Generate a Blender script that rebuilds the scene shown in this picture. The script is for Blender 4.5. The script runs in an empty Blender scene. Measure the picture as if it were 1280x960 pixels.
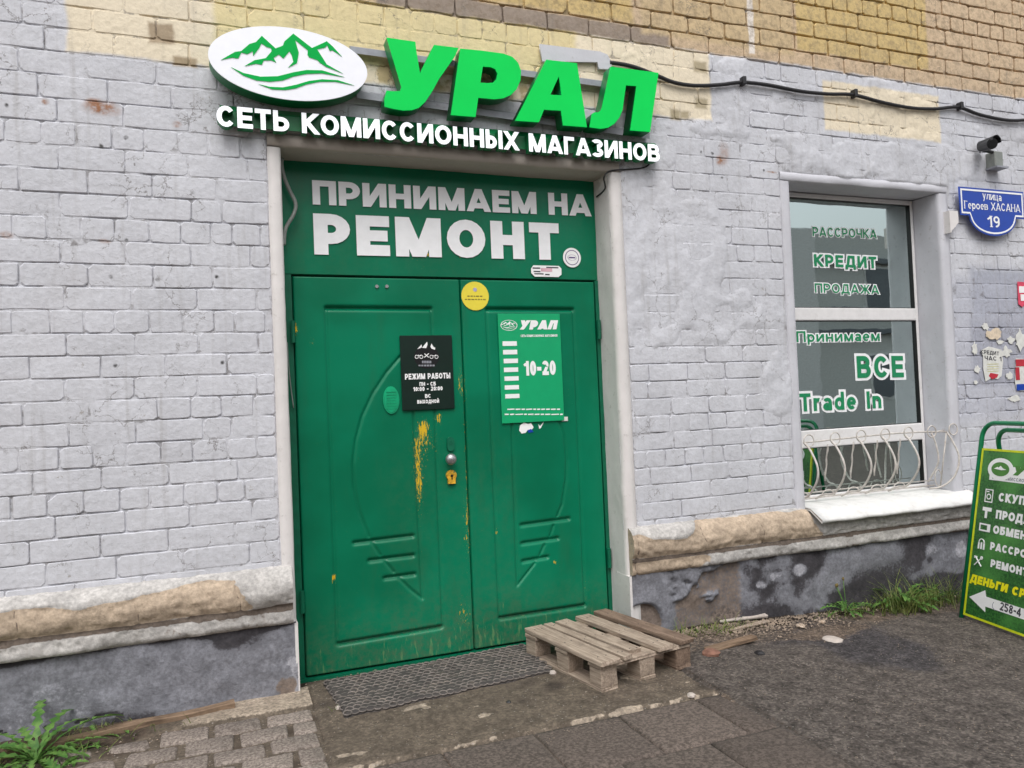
import bpy, math, random
import numpy as np
from mathutils import Matrix, Vector
SC = bpy.context.scene
COL = SC.collection
rnd = random.Random(7)

# ------------------------------------------------------------------ camera
F_PX, CAM_D, CAM_H = 950.0, 3.76, 1.33
def _n(v):
    v = np.array(v, float); return v / np.linalg.norm(v)
_ax = _n([(3120 - 640) / F_PX, (480 - 398) / F_PX, 1.0])           # wall direction seen by the lens
_up = np.array([-(_ax[1] + _ax[2] * .0234) / _ax[0], 1.0, .0234])
_up = _n(_up - _ax * np.dot(_ax, _up))
_in = np.cross(_up, _ax)
if _in[2] < 0: _in = -_in
MC = np.array([_ax, _in, _up])
CAM = np.array([0.0, -CAM_D, CAM_H])
cam = bpy.data.cameras.new('camera'); cam_o = bpy.data.objects.new('camera', cam); COL.objects.link(cam_o)
cam.sensor_fit = 'HORIZONTAL'; cam.sensor_width = 36; cam.lens = 36 * F_PX / 1280
cam.clip_start = .05; cam.clip_end = 600
_r, _u, _b = MC[:, 0], MC[:, 1], -MC[:, 2]
cam_o.matrix_world = Matrix(((_r[0], _u[0], _b[0], CAM[0]), (_r[1], _u[1], _b[1], CAM[1]), (_r[2], _u[2], _b[2], CAM[2]), (0, 0, 0, 1)))
SC.camera = cam_o
def _ray(px, py): return MC @ np.array([(px - 640) / F_PX, (480 - py) / F_PX, 1.0])
def at(px, py, y=0.0):
    """photo measurement -> point on the upright plane y"""
    r = _ray(px, py); return CAM + (y - CAM[1]) / r[1] * r
def xz(px, py, y=0.0):
    p = at(px, py, y); return float(p[0]), float(p[2])
def gnd(px, py, z=0.0):
    r = _ray(px, py); return CAM + (z - CAM[2]) / r[2] * r

# ------------------------------------------------------------------ world, sun, exposure (overcast daylight)
SUN_EL, SUN_AZ = math.radians(56), math.radians(-18)     # azimuth from -y towards +x, sun high in front of the wall
W = bpy.data.worlds.new('World'); SC.world = W; W.use_nodes = True
wt = W.node_tree; bg = wt.nodes['Background']
sky = wt.nodes.new('ShaderNodeTexSky'); sky.sky_type = 'NISHITA'; sky.sun_disc = False
sky.sun_elevation = SUN_EL; sky.sun_rotation = math.pi - SUN_AZ; sky.dust_density = 4; sky.air_density = 1.2
hs = wt.nodes.new('ShaderNodeHueSaturation'); hs.inputs['Saturation'].default_value = .22
wt.links.new(sky.outputs[0], hs.inputs['Color']); wt.links.new(hs.outputs[0], bg.inputs[0]); bg.inputs[1].default_value = .15
sun = bpy.data.lights.new('sun', 'SUN'); sun_o = bpy.data.objects.new('sun', sun); COL.objects.link(sun_o)
sun.energy = .75; sun.angle = math.radians(40); sun.color = (1, .975, .94)
_sd = Vector((math.cos(SUN_EL) * math.sin(SUN_AZ), -math.cos(SUN_EL) * math.cos(SUN_AZ), math.sin(SUN_EL)))
sun_o.rotation_euler = _sd.to_track_quat('Z', 'Y').to_euler(); sun_o.location = (-3, -8, 12)
SC.view_settings.view_transform = 'Standard'; SC.view_settings.look = 'None'
SC.view_settings.exposure = 0.40; SC.view_settings.gamma = 1.0

# ------------------------------------------------------------------ helpers
def lin(r, g, b, k=.9):
    f = lambda c: ((c / 255 + .055) / 1.055) ** 2.4 if c > 10 else c / 255 / 12.92
    return (min(f(r) / k, .9), min(f(g) / k, .9), min(f(b) / k, .9), 1)
def _hash(ix, iy, s):
    h = (ix.astype(np.int64) * 374761393 + iy.astype(np.int64) * 668265263 + s * 1442695041) & 0xffffffff
    h = ((h ^ (h >> 13)) * 1274126177) & 0xffffffff
    return ((h ^ (h >> 16)) & 0xffff) / 65535.0
def vn(x, y, s=0):
    x = np.asarray(x, float); y = np.asarray(y, float)
    ix, iy = np.floor(x), np.floor(y); fx, fy = x - ix, y - iy
    fx = fx * fx * (3 - 2 * fx); fy = fy * fy * (3 - 2 * fy)
    a, b = _hash(ix, iy, s), _hash(ix + 1, iy, s); c, d = _hash(ix, iy + 1, s), _hash(ix + 1, iy + 1, s)
    return (a * (1 - fx) + b * fx) * (1 - fy) + (c * (1 - fx) + d * fx) * fy
def fbm(x, y, s=0, o=4):
    t = 0; a = .5; n = 0
    for i in range(o):
        t = t + a * vn(np.asarray(x) * 2 ** i, np.asarray(y) * 2 ** i, s + i * 17); n += a; a *= .5
    return t / n
def sstep(a, b, x):
    t = np.clip((np.asarray(x, float) - a) / (b - a), 0, 1); return t * t * (3 - 2 * t)

def link(o, parent=None):
    COL.objects.link(o)
    if parent is not None: o.parent = parent
    return o
def tag(o, label=None, cat=None, group=None, kind=None):
    if label: o['label'] = label
    if cat: o['category'] = cat
    if group: o['group'] = group
    if kind: o['kind'] = kind
    return o
def mk(name, V, F, mat, parent=None, smooth=False, attr=None, mesh_only=False):
    me = bpy.data.meshes.new(name); me.from_pydata([tuple(map(float, v)) for v in V] if not isinstance(V, np.ndarray) else V.tolist(), [], F)
    for m in (mat if isinstance(mat, (list, tuple)) else [mat]): me.materials.append(m)
    if smooth: me.polygons.foreach_set('use_smooth', [True] * len(me.polygons))
    if attr is not None:
        ca = me.color_attributes.new('Col', 'FLOAT_COLOR', 'POINT'); ca.data.foreach_set('color', np.asarray(attr, np.float32).ravel())
    me.update()
    if mesh_only: return me
    return link(bpy.data.objects.new(name, me), parent)
def empty(name, loc=(0, 0, 0), rz=0.0, parent=None):
    o = bpy.data.objects.new(name, None); o.location = loc; o.rotation_euler = (0, 0, rz); o.empty_display_size = .1
    return link(o, parent)
def grid(name, P, mat, parent=None, attr=None, smooth=True, keep=None, flip=False):
    n, m = P.shape[:2]; idx = np.arange(n * m).reshape(n, m)
    q = np.stack([idx[:-1, :-1], idx[1:, :-1], idx[1:, 1:], idx[:-1, 1:]], -1)
    if keep is not None: q = q[keep]
    q = q.reshape(-1, 4)
    if flip: q = q[:, ::-1]
    return mk(name, P.reshape(-1, 3), q.tolist(), mat, parent, smooth, None if attr is None else attr.reshape(-1, 4))
class MB:
    def __init__(s): s.v = []; s.f = []
    def add(s, V, F):
        n = len(s.v); s.v += [tuple(map(float, p)) for p in V]; s.f += [tuple(i + n for i in f) for f in F]; return s
    def box(s, x0, x1, y0, y1, z0, z1, bev=0.0):
        if bev <= 0:
            V = [(x, y, z) for x in (x0, x1) for y in (y0, y1) for z in (z0, z1)]
            return s.add(V, [(0, 1, 3, 2), (4, 6, 7, 5), (0, 4, 5, 1), (2, 3, 7, 6), (0, 2, 6, 4), (1, 5, 7, 3)])
        b = bev; V = []
        for sx in (0, 1):
            for sy in (0, 1):
                for sz in (0, 1):
                    X = (x0, x1)[sx]; Y = (y0, y1)[sy]; Z = (z0, z1)[sz]; dx = b if sx == 0 else -b; dy = b if sy == 0 else -b; dz = b if sz == 0 else -b
                    V += [(X, Y + dy, Z + dz), (X + dx, Y, Z + dz), (X + dx, Y + dy, Z)]
        I = lambda sx, sy, sz, k: (sx * 4 + sy * 2 + sz) * 3 + k
        F = []
        for sx in (0, 1): F.append([I(sx, 0, 0, 0), I(sx, 0, 1, 0), I(sx, 1, 1, 0), I(sx, 1, 0, 0)][::(1 if sx == 0 else -1)])
        for sy in (0, 1): F.append([I(0, sy, 0, 1), I(1, sy, 0, 1), I(1, sy, 1, 1), I(0, sy, 1, 1)][::(1 if sy == 0 else -1)])
        for sz in (0, 1): F.append([I(0, 0, sz, 2), I(0, 1, sz, 2), I(1, 1, sz, 2), I(1, 0, sz, 2)][::(1 if sz == 0 else -1)])
        for a in (0, 1):
            for c in (0, 1):
                F.append((I(a, c, 0, 0), I(a, c, 1, 0), I(a, c, 1, 1), I(a, c, 0, 1)))
                F.append((I(a, 0, c, 0), I(a, 1, c, 0), I(a, 1, c, 2), I(a, 0, c, 2)))
                F.append((I(0, a, c, 1), I(1, a, c, 1), I(1, a, c, 2), I(0, a, c, 2)))
        for sx in (0, 1):
            for sy in (0, 1):
                for sz in (0, 1): F.append((I(sx, sy, sz, 0), I(sx, sy, sz, 1), I(sx, sy, sz, 2)))
        return s.add(V, F)
    def tube(s, pts, r, n=8, cap=True, closed=False):
        pts = [Vector(p) for p in pts]; m = len(pts); rr = r if isinstance(r, (list, tuple)) else [r] * m
        V = []; F = []; prev = None
        for i, p in enumerate(pts):
            if closed: t = pts[(i + 1) % m] - pts[i - 1]
            else: t = pts[min(i + 1, m - 1)] - pts[max(i - 1, 0)]
            t.normalize()
            if prev is None: a = t.orthogonal().normalized()
            else: a = (prev - t * prev.dot(t)).normalized()
            prev = a; b = t.cross(a)
            for k in range(n):
                q = 2 * math.pi * k / n; V.append(p + (a * math.cos(q) + b * math.sin(q)) * rr[i])
        R = m if closed else m - 1
        for i in range(R):
            j = (i + 1) % m
            for k in range(n): F.append((i * n + k, i * n + (k + 1) % n, j * n + (k + 1) % n, j * n + k))
        if cap and not closed: F.append(tuple(range(n))[::-1]); F.append(tuple((m - 1) * n + k for k in range(n)))
        return s.add(V, F)
    def prism(s, poly, y0, y1):
        """closed outline in x,z, from y0 (front) to y1 (back)"""
        n = len(poly); A = sum(poly[i][0] * poly[(i + 1) % n][1] - poly[(i + 1) % n][0] * poly[i][1] for i in range(n))
        if A < 0: poly = poly[::-1]
        V = [(x, y0, z) for x, z in poly] + [(x, y1, z) for x, z in poly]
        F = [tuple(range(n)), tuple(range(2 * n - 1, n - 1, -1))] + [(i, i + n, (i + 1) % n + n, (i + 1) % n) for i in range(n)]
        return s.add(V, F)
    def build(s, name, mat, parent=None, smooth=False): return mk(name, s.v, s.f, mat, parent, smooth)
def smooth_path(pts, k=6):
    P = [Vector(p) for p in pts]; out = []
    for i in range(len(P) - 1):
        a, b, c, d = P[max(i - 1, 0)], P[i], P[i + 1], P[min(i + 2, len(P) - 1)]
        for j in range(k):
            t = j / k; out.append(.5 * ((2 * b) + (c - a) * t + (2 * a - 5 * b + 4 * c - d) * t * t + (3 * b - a - 3 * c + d) * t ** 3))
    out.append(P[-1]); return out
def curve_fill(name, loops, y0, y1, mat, parent=None):
    """outline with holes in x,z filled and given thickness, as mesh"""
    cu = bpy.data.curves.new(name, 'CURVE'); cu.dimensions = '2D'; cu.fill_mode = 'BOTH'; cu.extrude = abs(y1 - y0) / 2
    for lp in loops:
        sp = cu.splines.new('POLY'); sp.points.add(len(lp) - 1); sp.use_cyclic_u = True
        for i, (x, z) in enumerate(lp): sp.points[i].co = (x, z, 0, 1)
    o = bpy.data.objects.new('tmp', cu); COL.objects.link(o)
    dg = bpy.context.evaluated_depsgraph_get(); me = bpy.data.meshes.new_from_object(o.evaluated_get(dg))
    bpy.data.objects.remove(o); bpy.data.curves.remove(cu)
    me.name = name; yc = (y0 + y1) / 2
    me.transform(Matrix(((1, 0, 0, 0), (0, 0, -1, yc), (0, 1, 0, 0), (0, 0, 0, 1))))
    me.materials.clear(); me.materials.append(mat)
    return link(bpy.data.objects.new(name, me), parent)

# ------------------------------------------------------------------ materials
def newmat(name):
    m = bpy.data.materials.new(name); m.use_nodes = True; nt = m.node_tree
    return m, nt, nt.nodes['Principled BSDF']
def N(nt, t, **kw):
    n = nt.nodes.new(t)
    for k, v in kw.items(): setattr(n, k, v)
    return n
def mth(nt, op, a, b=None, c=None, clamp=False):
    n = N(nt, 'ShaderNodeMath', operation=op); n.use_clamp = clamp
    for i, v in enumerate((a, b, c)):
        if v is None: continue
        if isinstance(v, (int, float)): n.inputs[i].default_value = v
        else: nt.links.new(v, n.inputs[i])
    return n.outputs[0]
def mixc(nt, f, a, b, blend='MIX'):
    n = N(nt, 'ShaderNodeMix', data_type='RGBA', blend_type=blend)
    for i, v in ((0, f), (6, a), (7, b)):
        if isinstance(v, (int, float)): n.inputs[i].default_value = v
        elif isinstance(v, tuple): n.inputs[i].default_value = v
        else: nt.links.new(v, n.inputs[i])
    return n.outputs[2]
def coords(nt, scale=None):
    tc = N(nt, 'ShaderNodeTexCoord').outputs['Object']
    if scale is None: return tc
    mp = N(nt, 'ShaderNodeMapping'); mp.inputs['Scale'].default_value = scale; nt.links.new(tc, mp.inputs[0]); return mp.outputs[0]
def noise(nt, vec, scale, detail=4, rough=.55, out=0):
    n = N(nt, 'ShaderNodeTexNoise'); n.inputs['Scale'].default_value = scale; n.inputs['Detail'].default_value = detail; n.inputs['Roughness'].default_value = rough
    nt.links.new(vec, n.inputs['Vector']); return n.outputs[out]
def ramp(nt, v, a, b, lo=0.0, hi=1.0):
    n = N(nt, 'ShaderNodeMapRange', interpolation_type='SMOOTHSTEP')
    n.inputs[1].default_value = a; n.inputs[2].default_value = b; n.inputs[3].default_value = lo; n.inputs[4].default_value = hi
    nt.links.new(v, n.inputs[0]); return n.outputs[0]
def bump(nt, bs, h, strength, dist=.01, prev=None):
    b = N(nt, 'ShaderNodeBump'); b.inputs['Strength'].default_value = strength; b.inputs['Distance'].default_value = dist
    nt.links.new(h, b.inputs['Height'])
    if prev is not None: nt.links.new(prev, b.inputs['Normal'])
    if bs is not None: nt.links.new(b.outputs[0], bs.inputs['Normal'])
    return b.outputs[0]
def attr(nt):
    a = N(nt, 'ShaderNodeVertexColor', layer_name='Col'); s = N(nt, 'ShaderNodeSeparateColor'); nt.links.new(a.outputs[0], s.inputs[0]); return s.outputs
def simple(name, col, rough=.5, metal=0.0, var=.12, sc=20, bmp=.15, bsc=60, emit=0.0, spec=.5, dirt=None, bdist=.003):
    m, nt, bs = newmat(name); vec = coords(nt)
    c = mixc(nt, ramp(nt, noise(nt, vec, sc, 5, .6), .3, .7), tuple(x * (1 - var) for x in col[:3]) + (1,), tuple(min(1, x * (1 + var)) for x in col[:3]) + (1,))
    if dirt: c = mixc(nt, ramp(nt, noise(nt, vec, sc * .6, 6, .7), .52, .75, 0, dirt[1]), c, dirt[0])
    nt.links.new(c, bs.inputs['Base Color']); bs.inputs['Roughness'].default_value = rough; bs.inputs['Metallic'].default_value = metal
    bs.inputs['Specular IOR Level'].default_value = spec
    if bmp: bump(nt, bs, noise(nt, vec, bsc, 4, .6), bmp, bdist)
    if emit: bs.inputs['Emission Color'].default_value = col; bs.inputs['Emission Strength'].default_value = emit
    return m

PAINT = lin(193, 194, 200); CREAM = lin(219, 207, 184); YELLOW = lin(210, 195, 152); RAW = lin(192, 170, 134); RAWG = lin(196, 173, 144); OCHRE = lin(196, 172, 120)
PURP = lin(146, 132, 120)
def wall_mat(name, mortar=False):
    m, nt, bs = newmat(name)
    P = coords(nt)
    wob = N(nt, 'ShaderNodeVectorMath', operation='SCALE'); wob.inputs[3].default_value = .035
    sub = N(nt, 'ShaderNodeVectorMath', operation='SUBTRACT'); sub.inputs[1].default_value = (.5, .5, .5)
    nt.links.new(noise(nt, P, 9, 3, .6, 1), sub.inputs[0]); nt.links.new(sub.outputs[0], wob.inputs[0])
    ad = N(nt, 'ShaderNodeVectorMath', operation='ADD'); nt.links.new(P, ad.inputs[0]); nt.links.new(wob.outputs[0], ad.inputs[1]); PW = ad.outputs[0]
    big = noise(nt, P, 2.3, 5, .6); fine = noise(nt, P, 38, 4, .6); mid = noise(nt, P, 9, 4, .6)
    c = mixc(nt, ramp(nt, big, .35, .65), tuple(x * .93 for x in PAINT[:3]) + (1,), tuple(x * 1.05 for x in PAINT[:3]) + (1,))
    def zone(c, col, x0, z1, x1, z0, s=.012, amt=1.0, src=None, brk=0.0):
        vs = N(nt, 'ShaderNodeVectorMath', operation='SUBTRACT'); vs.inputs[1].default_value = ((x0 + x1) / 2, 0, (z0 + z1) / 2); nt.links.new(src or PW, vs.inputs[0])
        va = N(nt, 'ShaderNodeVectorMath', operation='ABSOLUTE'); nt.links.new(vs.outputs[0], va.inputs[0])
        vb = N(nt, 'ShaderNodeVectorMath', operation='SUBTRACT'); vb.inputs[1].default_value = (abs(x1 - x0) / 2, 0, abs(z1 - z0) / 2); nt.links.new(va.outputs[0], vb.inputs[0])
        sp = N(nt, 'ShaderNodeSeparateXYZ'); nt.links.new(vb.outputs[0], sp.inputs[0])
        k = ramp(nt, mth(nt, 'MAXIMUM', sp.outputs[0], sp.outputs[2]), -s, s, amt, 0)
        if brk: k = mth(nt, 'MULTIPLY', k, ramp(nt, mid, brk - .05, brk + .05))
        return mixc(nt, k, c, col)
    def spot(c, col, x, z, rx, rz, amt=1.0):
        mp = N(nt, 'ShaderNodeMapping'); mp.inputs['Location'].default_value = (-x / rx, 0, -z / rz); mp.inputs['Scale'].default_value = (1 / rx, 0, 1 / rz); nt.links.new(PW, mp.inputs[0])
        ln = N(nt, 'ShaderNodeVectorMath', operation='LENGTH'); nt.links.new(mp.outputs[0], ln.inputs[0])
        k = mth(nt, 'MULTIPLY', ramp(nt, ln.outputs['Value'], .25, 1.0, amt, 0), ramp(nt, fine, .35, .6, .35, 1))
        return mixc(nt, k, c, col)
    bx = lambda a, b, c2, d: (xz(a, b)[0], xz(a, b)[1], xz(c2, d)[0], xz(c2, d)[1])
    # old paint layers
    c = zone(c, CREAM, xz(84, 40)[0], 3.37, xz(888, 120)[0], 2.955)
    c = zone(c, YELLOW, xz(268, 40)[0], 3.9, xz(720, 60)[0], 3.05, .02)
    c = zone(c, CREAM, *bx(1028, 100, 1176, 178))
    c = zone(c, RAWG, xz(445, 0)[0], 5.5, 9, 3.372, .012)
    c = zone(c, PURP, xz(470, 20)[0], 3.46, xz(835, 40)[0], 3.37, .01)
    c = zone(c, OCHRE, xz(600, 0)[0], 4.6, xz(790, 20)[0], 3.475, .02)
    c = zone(c, RAW, xz(800, 0)[0], 4.9, xz(990, 30)[0], 3.43, .02)
    c = zone(c, OCHRE, xz(993, 0)[0], 5.2, xz(1157, 30)[0], 3.475, .012)
    c = zone(c, lin(222, 214, 205), xz(934, 20)[0], 4.1, xz(944, 80)[0], 3.40, .006)
    c = zone(c, lin(170, 150, 105), xz(450, 80)[0], 3.07, xz(700, 110)[0], 2.96, .02, .8, None, .5)
    c = zone(c, lin(160, 143, 120), *bx(186, 27, 216, 56), .01); c = zone(c, lin(160, 143, 118), *bx(216, 70, 247, 85), .01)
    for a in ((868, 122, 884, 136), (838, 135, 850, 150), (850, 138, 862, 148), (866, 76, 884, 92)): c = zone(c, lin(158, 146, 120), *bx(*a), .012, .9)
    # grey grime where posters were, shade of old glue
    c = zone(c, lin(146, 150, 164), *bx(1212, 335, 1295, 400), .05, .75); c = zone(c, lin(132, 134, 146), *bx(1212, 400, 1300, 480), .03, .85)
    c = zone(c, lin(170, 172, 184), *bx(1170, 345, 1295, 520), .08, .6)
    for (a, b, rx, rz, am) in ((127, 135, .10, .045, .95), (118, 128, .05, .025, .9), (56, 126, .022, .02, .9), (222, 156, .025, .02, .7), (900, 200, .045, .045, .9), (905, 190, .05, .09, .45), (8, 293, .04, .02, .6), (132, 301, .03, .015, .6), (1113, 760, .1, .1, 0), (965, 215, .05, .01, .8), (455, 150, .02, .02, .4)):
        if am: c = spot(c, lin(140, 92, 55), *xz(a, b), rx, rz, am)
    for (a, b) in ((8, 131), (158, 172), (126, 182), (140, 347), (157, 300), (196, 349), (144, 456), (277, 454), (271, 346), (890, 192), (903, 222), (955, 213), (877, 190), (974, 622), (1027, 280), (1192, 200), (1212, 265)): c = spot(c, (.03, .028, .025, 1), *xz(a, b), .012, .012, .95)
    # brick to brick tone and dirt
    c = mixc(nt, .35, c, mixc(nt, 1.0, c, mixc(nt, ramp(nt, fine, .3, .7), (.78, .77, .75, 1), (1.12, 1.12, 1.12, 1)), 'MULTIPLY'))
    st = noise(nt, coords(nt, (22, 22, 1.3)), 1.0, 4, .6)
    c = mixc(nt, ramp(nt, st, .53, .78, 0, .30), c, (.22, .20, .17, 1)); c = mixc(nt, ramp(nt, noise(nt, P, 1.1, 6, .7), .5, .72, 0, .22), c, (.30, .28, .27, 1))
    sz = N(nt, 'ShaderNodeSeparateXYZ'); nt.links.new(P, sz.inputs[0])
    raw = mth(nt, 'GREATER_THAN', sz.outputs[2], 3.372)
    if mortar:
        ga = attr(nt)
        d = mth(nt, 'MULTIPLY', ramp(nt, noise(nt, P, 13, 5, .7), .50, .61, .02, .58), mth(nt, 'SUBTRACT', 1.0, ga[0]))  # joint grime that also paints in the thin shadow lines of the recesses
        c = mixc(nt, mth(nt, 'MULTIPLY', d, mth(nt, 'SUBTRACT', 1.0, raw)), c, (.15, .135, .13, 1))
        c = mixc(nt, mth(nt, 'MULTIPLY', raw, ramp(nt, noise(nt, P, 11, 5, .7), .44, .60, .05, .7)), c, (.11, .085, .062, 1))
    else:
        chip = ramp(nt, noise(nt, P, 13, 6, .7), .672, .69)
        c = mixc(nt, mth(nt, 'MULTIPLY', chip, .6), c, (.27, .24, .2, 1))
        bigr = mth(nt, 'MULTIPLY', raw, ramp(nt, noise(nt, P, 22, 6, .75), .45, .62, 0, .45)); c = mixc(nt, bigr, c, (.20, .15, .10, 1))
    vo = N(nt, 'ShaderNodeTexVoronoi', feature='DISTANCE_TO_EDGE'); vo.inputs['Scale'].default_value = 7; wv = N(nt, 'ShaderNodeVectorMath', operation='SCALE'); wv.inputs[3].default_value = .12; nt.links.new(noise(nt, P, 14, 4, .65, 1), wv.inputs[0])
    av = N(nt, 'ShaderNodeVectorMath', operation='ADD'); nt.links.new(P, av.inputs[0]); nt.links.new(wv.outputs[0], av.inputs[1]); nt.links.new(av.outputs[0], vo.inputs['Vector'])
    crk = mth(nt, 'MULTIPLY', ramp(nt, vo.outputs['Distance'], .004, .018, 1, 0), ramp(nt, noise(nt, P, 3.1, 4, .6), .50, .60))
    c = mixc(nt, mth(nt, 'MULTIPLY', crk, .7), c, (.14, .125, .115, 1))
    nt.links.new(c, bs.inputs['Base Color']); bs.inputs['Roughness'].default_value = .72; bs.inputs['Specular IOR Level'].default_value = .3
    b1 = bump(nt, None, mid, .6, .010); b2 = bump(nt, None, fine, .7, .0045, b1)
    bump(nt, bs, noise(nt, P, 150, 3, .6), .35, .0015, b2)
    return m
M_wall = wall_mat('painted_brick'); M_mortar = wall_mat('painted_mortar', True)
def plaster_mat(name, col, low=None):
    m, nt, bs = newmat(name); P = coords(nt); n1 = noise(nt, P, 3, 6, .6); n2 = noise(nt, P, 30, 5, .65)
    c = mixc(nt, ramp(nt, n1, .35, .65), tuple(x * .92 for x in col[:3]) + (1,), col)
    c = mixc(nt, ramp(nt, n2, .58, .75, 0, .35), c, (.25, .22, .19, 1))
    nt.links.new(c, bs.inputs['Base Color']); bs.inputs['Roughness'].default_value = .7; bs.inputs['Specular IOR Level'].default_value = .3
    b = bump(nt, None, n1, .35, .02); bump(nt, bs, n2, .4, .004, b); return m
M_jamb = plaster_mat('white_plaster', lin(214, 210, 208)); M_lintel = plaster_mat('dirty_plaster', lin(176, 168, 160)); M_reveal = plaster_mat('grey_plaster', lin(194, 194, 200))
def attr_mat(name, base, A, B, C, bumps=((4, .4, .03), (28, .6, .008), (110, .5, .003)), rough=.8, mott=.25, agg=0.0):
    """base colour with three patches of other material given per vertex"""
    m, nt, bs = newmat(name); P = coords(nt); a = attr(nt); n = noise(nt, P, 60, 4, .65); n0 = noise(nt, P, 12, 5, .65)
    c = base
    for i, col in enumerate((A, B, C)):
        k = ramp(nt, mth(nt, 'ADD', a[i], mth(nt, 'MULTIPLY', mth(nt, 'SUBTRACT', n, .5), .5)), .4, .6)
        c = mixc(nt, k, c, col)
    c = mixc(nt, mott, c, mixc(nt, 1.0, c, mixc(nt, ramp(nt, n0, .3, .7), (.55, .54, .53, 1), (1.35, 1.34, 1.32, 1)), 'MULTIPLY'))
    c = mixc(nt, mott, c, mixc(nt, 1.0, c, mixc(nt, ramp(nt, n, .3, .7), (.5, .5, .5, 1), (1.4, 1.4, 1.4, 1)), 'MULTIPLY'))
    if agg:
        vo = N(nt, 'ShaderNodeTexVoronoi'); vo.inputs['Scale'].default_value = 95; nt.links.new(P, vo.inputs['Vector']); sc = N(nt, 'ShaderNodeSeparateColor'); nt.links.new(vo.outputs['Color'], sc.inputs[0])
        c = mixc(nt, agg, c, mixc(nt, 1.0, c, mixc(nt, sc.outputs[0], (.35, .34, .33, 1), (1.75, 1.72, 1.68, 1)), 'MULTIPLY'))
        pk = mth(nt, 'MULTIPLY', ramp(nt, sc.outputs[1], .93, .95), ramp(nt, vo.outputs['Distance'], .0, .5, .8, 0)); c = mixc(nt, pk, c, (.38, .35, .32, 1))
    nt.links.new(c, bs.inputs['Base Color']); bs.inputs['Roughness'].default_value = rough; bs.inputs['Specular IOR Level'].default_value = .3
    pv = None
    for i, (s, st, d) in enumerate(bumps): pv = bump(nt, bs if i == len(bumps) - 1 else None, noise(nt, P, s, 5, .65), st, d, pv)
    return m
M_cornice = attr_mat('cornice_plaster', lin(176, 173, 170), lin(174, 157, 138), lin(98, 88, 80), lin(120, 150, 140), mott=.4)
M_plinth = attr_mat('plinth_plaster', lin(120, 121, 128), lin(62, 60, 64), lin(150, 150, 157), lin(118, 106, 98), mott=.45)
M_ground = attr_mat('asphalt', lin(90, 84, 80), lin(70, 67, 69), lin(104, 92, 82), lin(56, 47, 40), bumps=((9, .3, .02), (90, .9, .009), (320, .9, .004)), rough=.9, mott=.85, agg=.55)
M_pad = attr_mat('trodden_concrete', lin(94, 85, 75), lin(62, 55, 50), lin(150, 138, 124), lin(70, 60, 52), bumps=((7, .3, .02), (80, .6, .005), (300, .6, .003)), rough=.9, mott=.6, agg=.25)
def stone_mat(name, col, dark, sc=1.0):
    m, nt, bs = newmat(name); oi = N(nt, 'ShaderNodeObjectInfo'); P = coords(nt)
    n = noise(nt, P, 90 * sc, 5, .7); n2 = noise(nt, P, 14 * sc, 4, .6)
    c = mixc(nt, ramp(nt, n, .38, .62), dark, col); c = mixc(nt, ramp(nt, n2, .5, .75, 0, .5), c, tuple(x * .5 for x in col[:3]) + (1,))
    v = N(nt, 'ShaderNodeMapRange'); v.inputs[3].default_value = .82; v.inputs[4].default_value = 1.12; nt.links.new(oi.outputs['Random'], v.inputs[0])
    cc = N(nt, 'ShaderNodeCombineColor'); [nt.links.new(v.outputs[0], cc.inputs[i]) for i in range(3)]
    c = mixc(nt, 1.0, c, cc.outputs[0], 'MULTIPLY')
    nt.links.new(c, bs.inputs['Base Color']); bs.inputs['Roughness'].default_value = .9
    b = bump(nt, None, n2, .5, .01); bump(nt, bs, n, .7, .003, b); return m
M_paver = stone_mat('paver_stone', lin(150, 139, 130), lin(98, 88, 81)); M_slab = stone_mat('brown_slab', lin(104, 93, 86), lin(68, 60, 54), .8); M_stone = stone_mat('pale_rubble', lin(190, 175, 160), lin(140, 120, 100))
def door_mat():
    m, nt, bs = newmat('green_door_paint'); P = coords(nt); a = attr(nt)
    G = lin(0, 97, 69, .62); G2 = lin(0, 84, 58, .62)
    c = mixc(nt, ramp(nt, noise(nt, P, 1.6, 4, .55), .35, .65), G2, G)
    nf = noise(nt, coords(nt, (150, 150, 34)), 1.0, 4, .7); ns = noise(nt, coords(nt, (60, 60, 10)), 1.0, 5, .7)
    k = ramp(nt, mth(nt, 'ADD', nf, mth(nt, 'MULTIPLY', a[0], .36)), .80, .82)
    c = mixc(nt, k, c, lin(206, 168, 40))
    kf = ramp(nt, mth(nt, 'ADD', noise(nt, coords(nt, (420, 420, 170)), 1.0, 3, .6), mth(nt, 'MULTIPLY', a[0], .16)), .755, .775); c = mixc(nt, kf, c, lin(206, 176, 60))
    kd = ramp(nt, noise(nt, coords(nt, (9, 9, 1.6)), 1.0, 5, .65), .52, .75, 0, .35); c = mixc(nt, kd, c, lin(30, 80, 55, .62))
    k2 = ramp(nt, mth(nt, 'ADD', ns, mth(nt, 'MULTIPLY', a[1], .28)), .76, .86, 0, .5)
    c = mixc(nt, k2, c, lin(120, 150, 100))
    c = mixc(nt, mth(nt, 'MULTIPLY', ramp(nt, noise(nt, P, 30, 5, .7), .3, .8), mth(nt, 'MULTIPLY', a[1], .7)), c, lin(92, 96, 74))
    nt.links.new(c, bs.inputs['Base Color']); bs.inputs['Roughness'].default_value = .30; bs.inputs['Specular IOR Level'].default_value = .28
    b = bump(nt, None, noise(nt, P, 5, 3, .5), .12, .02); b = bump(nt, None, noise(nt, P, 170, 3, .6), .12, .001, b); bump(nt, bs, k, .6, .001, b)
    return m
M_door = door_mat(); M_dgreen = simple('dark_green_paint', lin(0, 78, 55, .62), .45, spec=.4)
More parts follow.
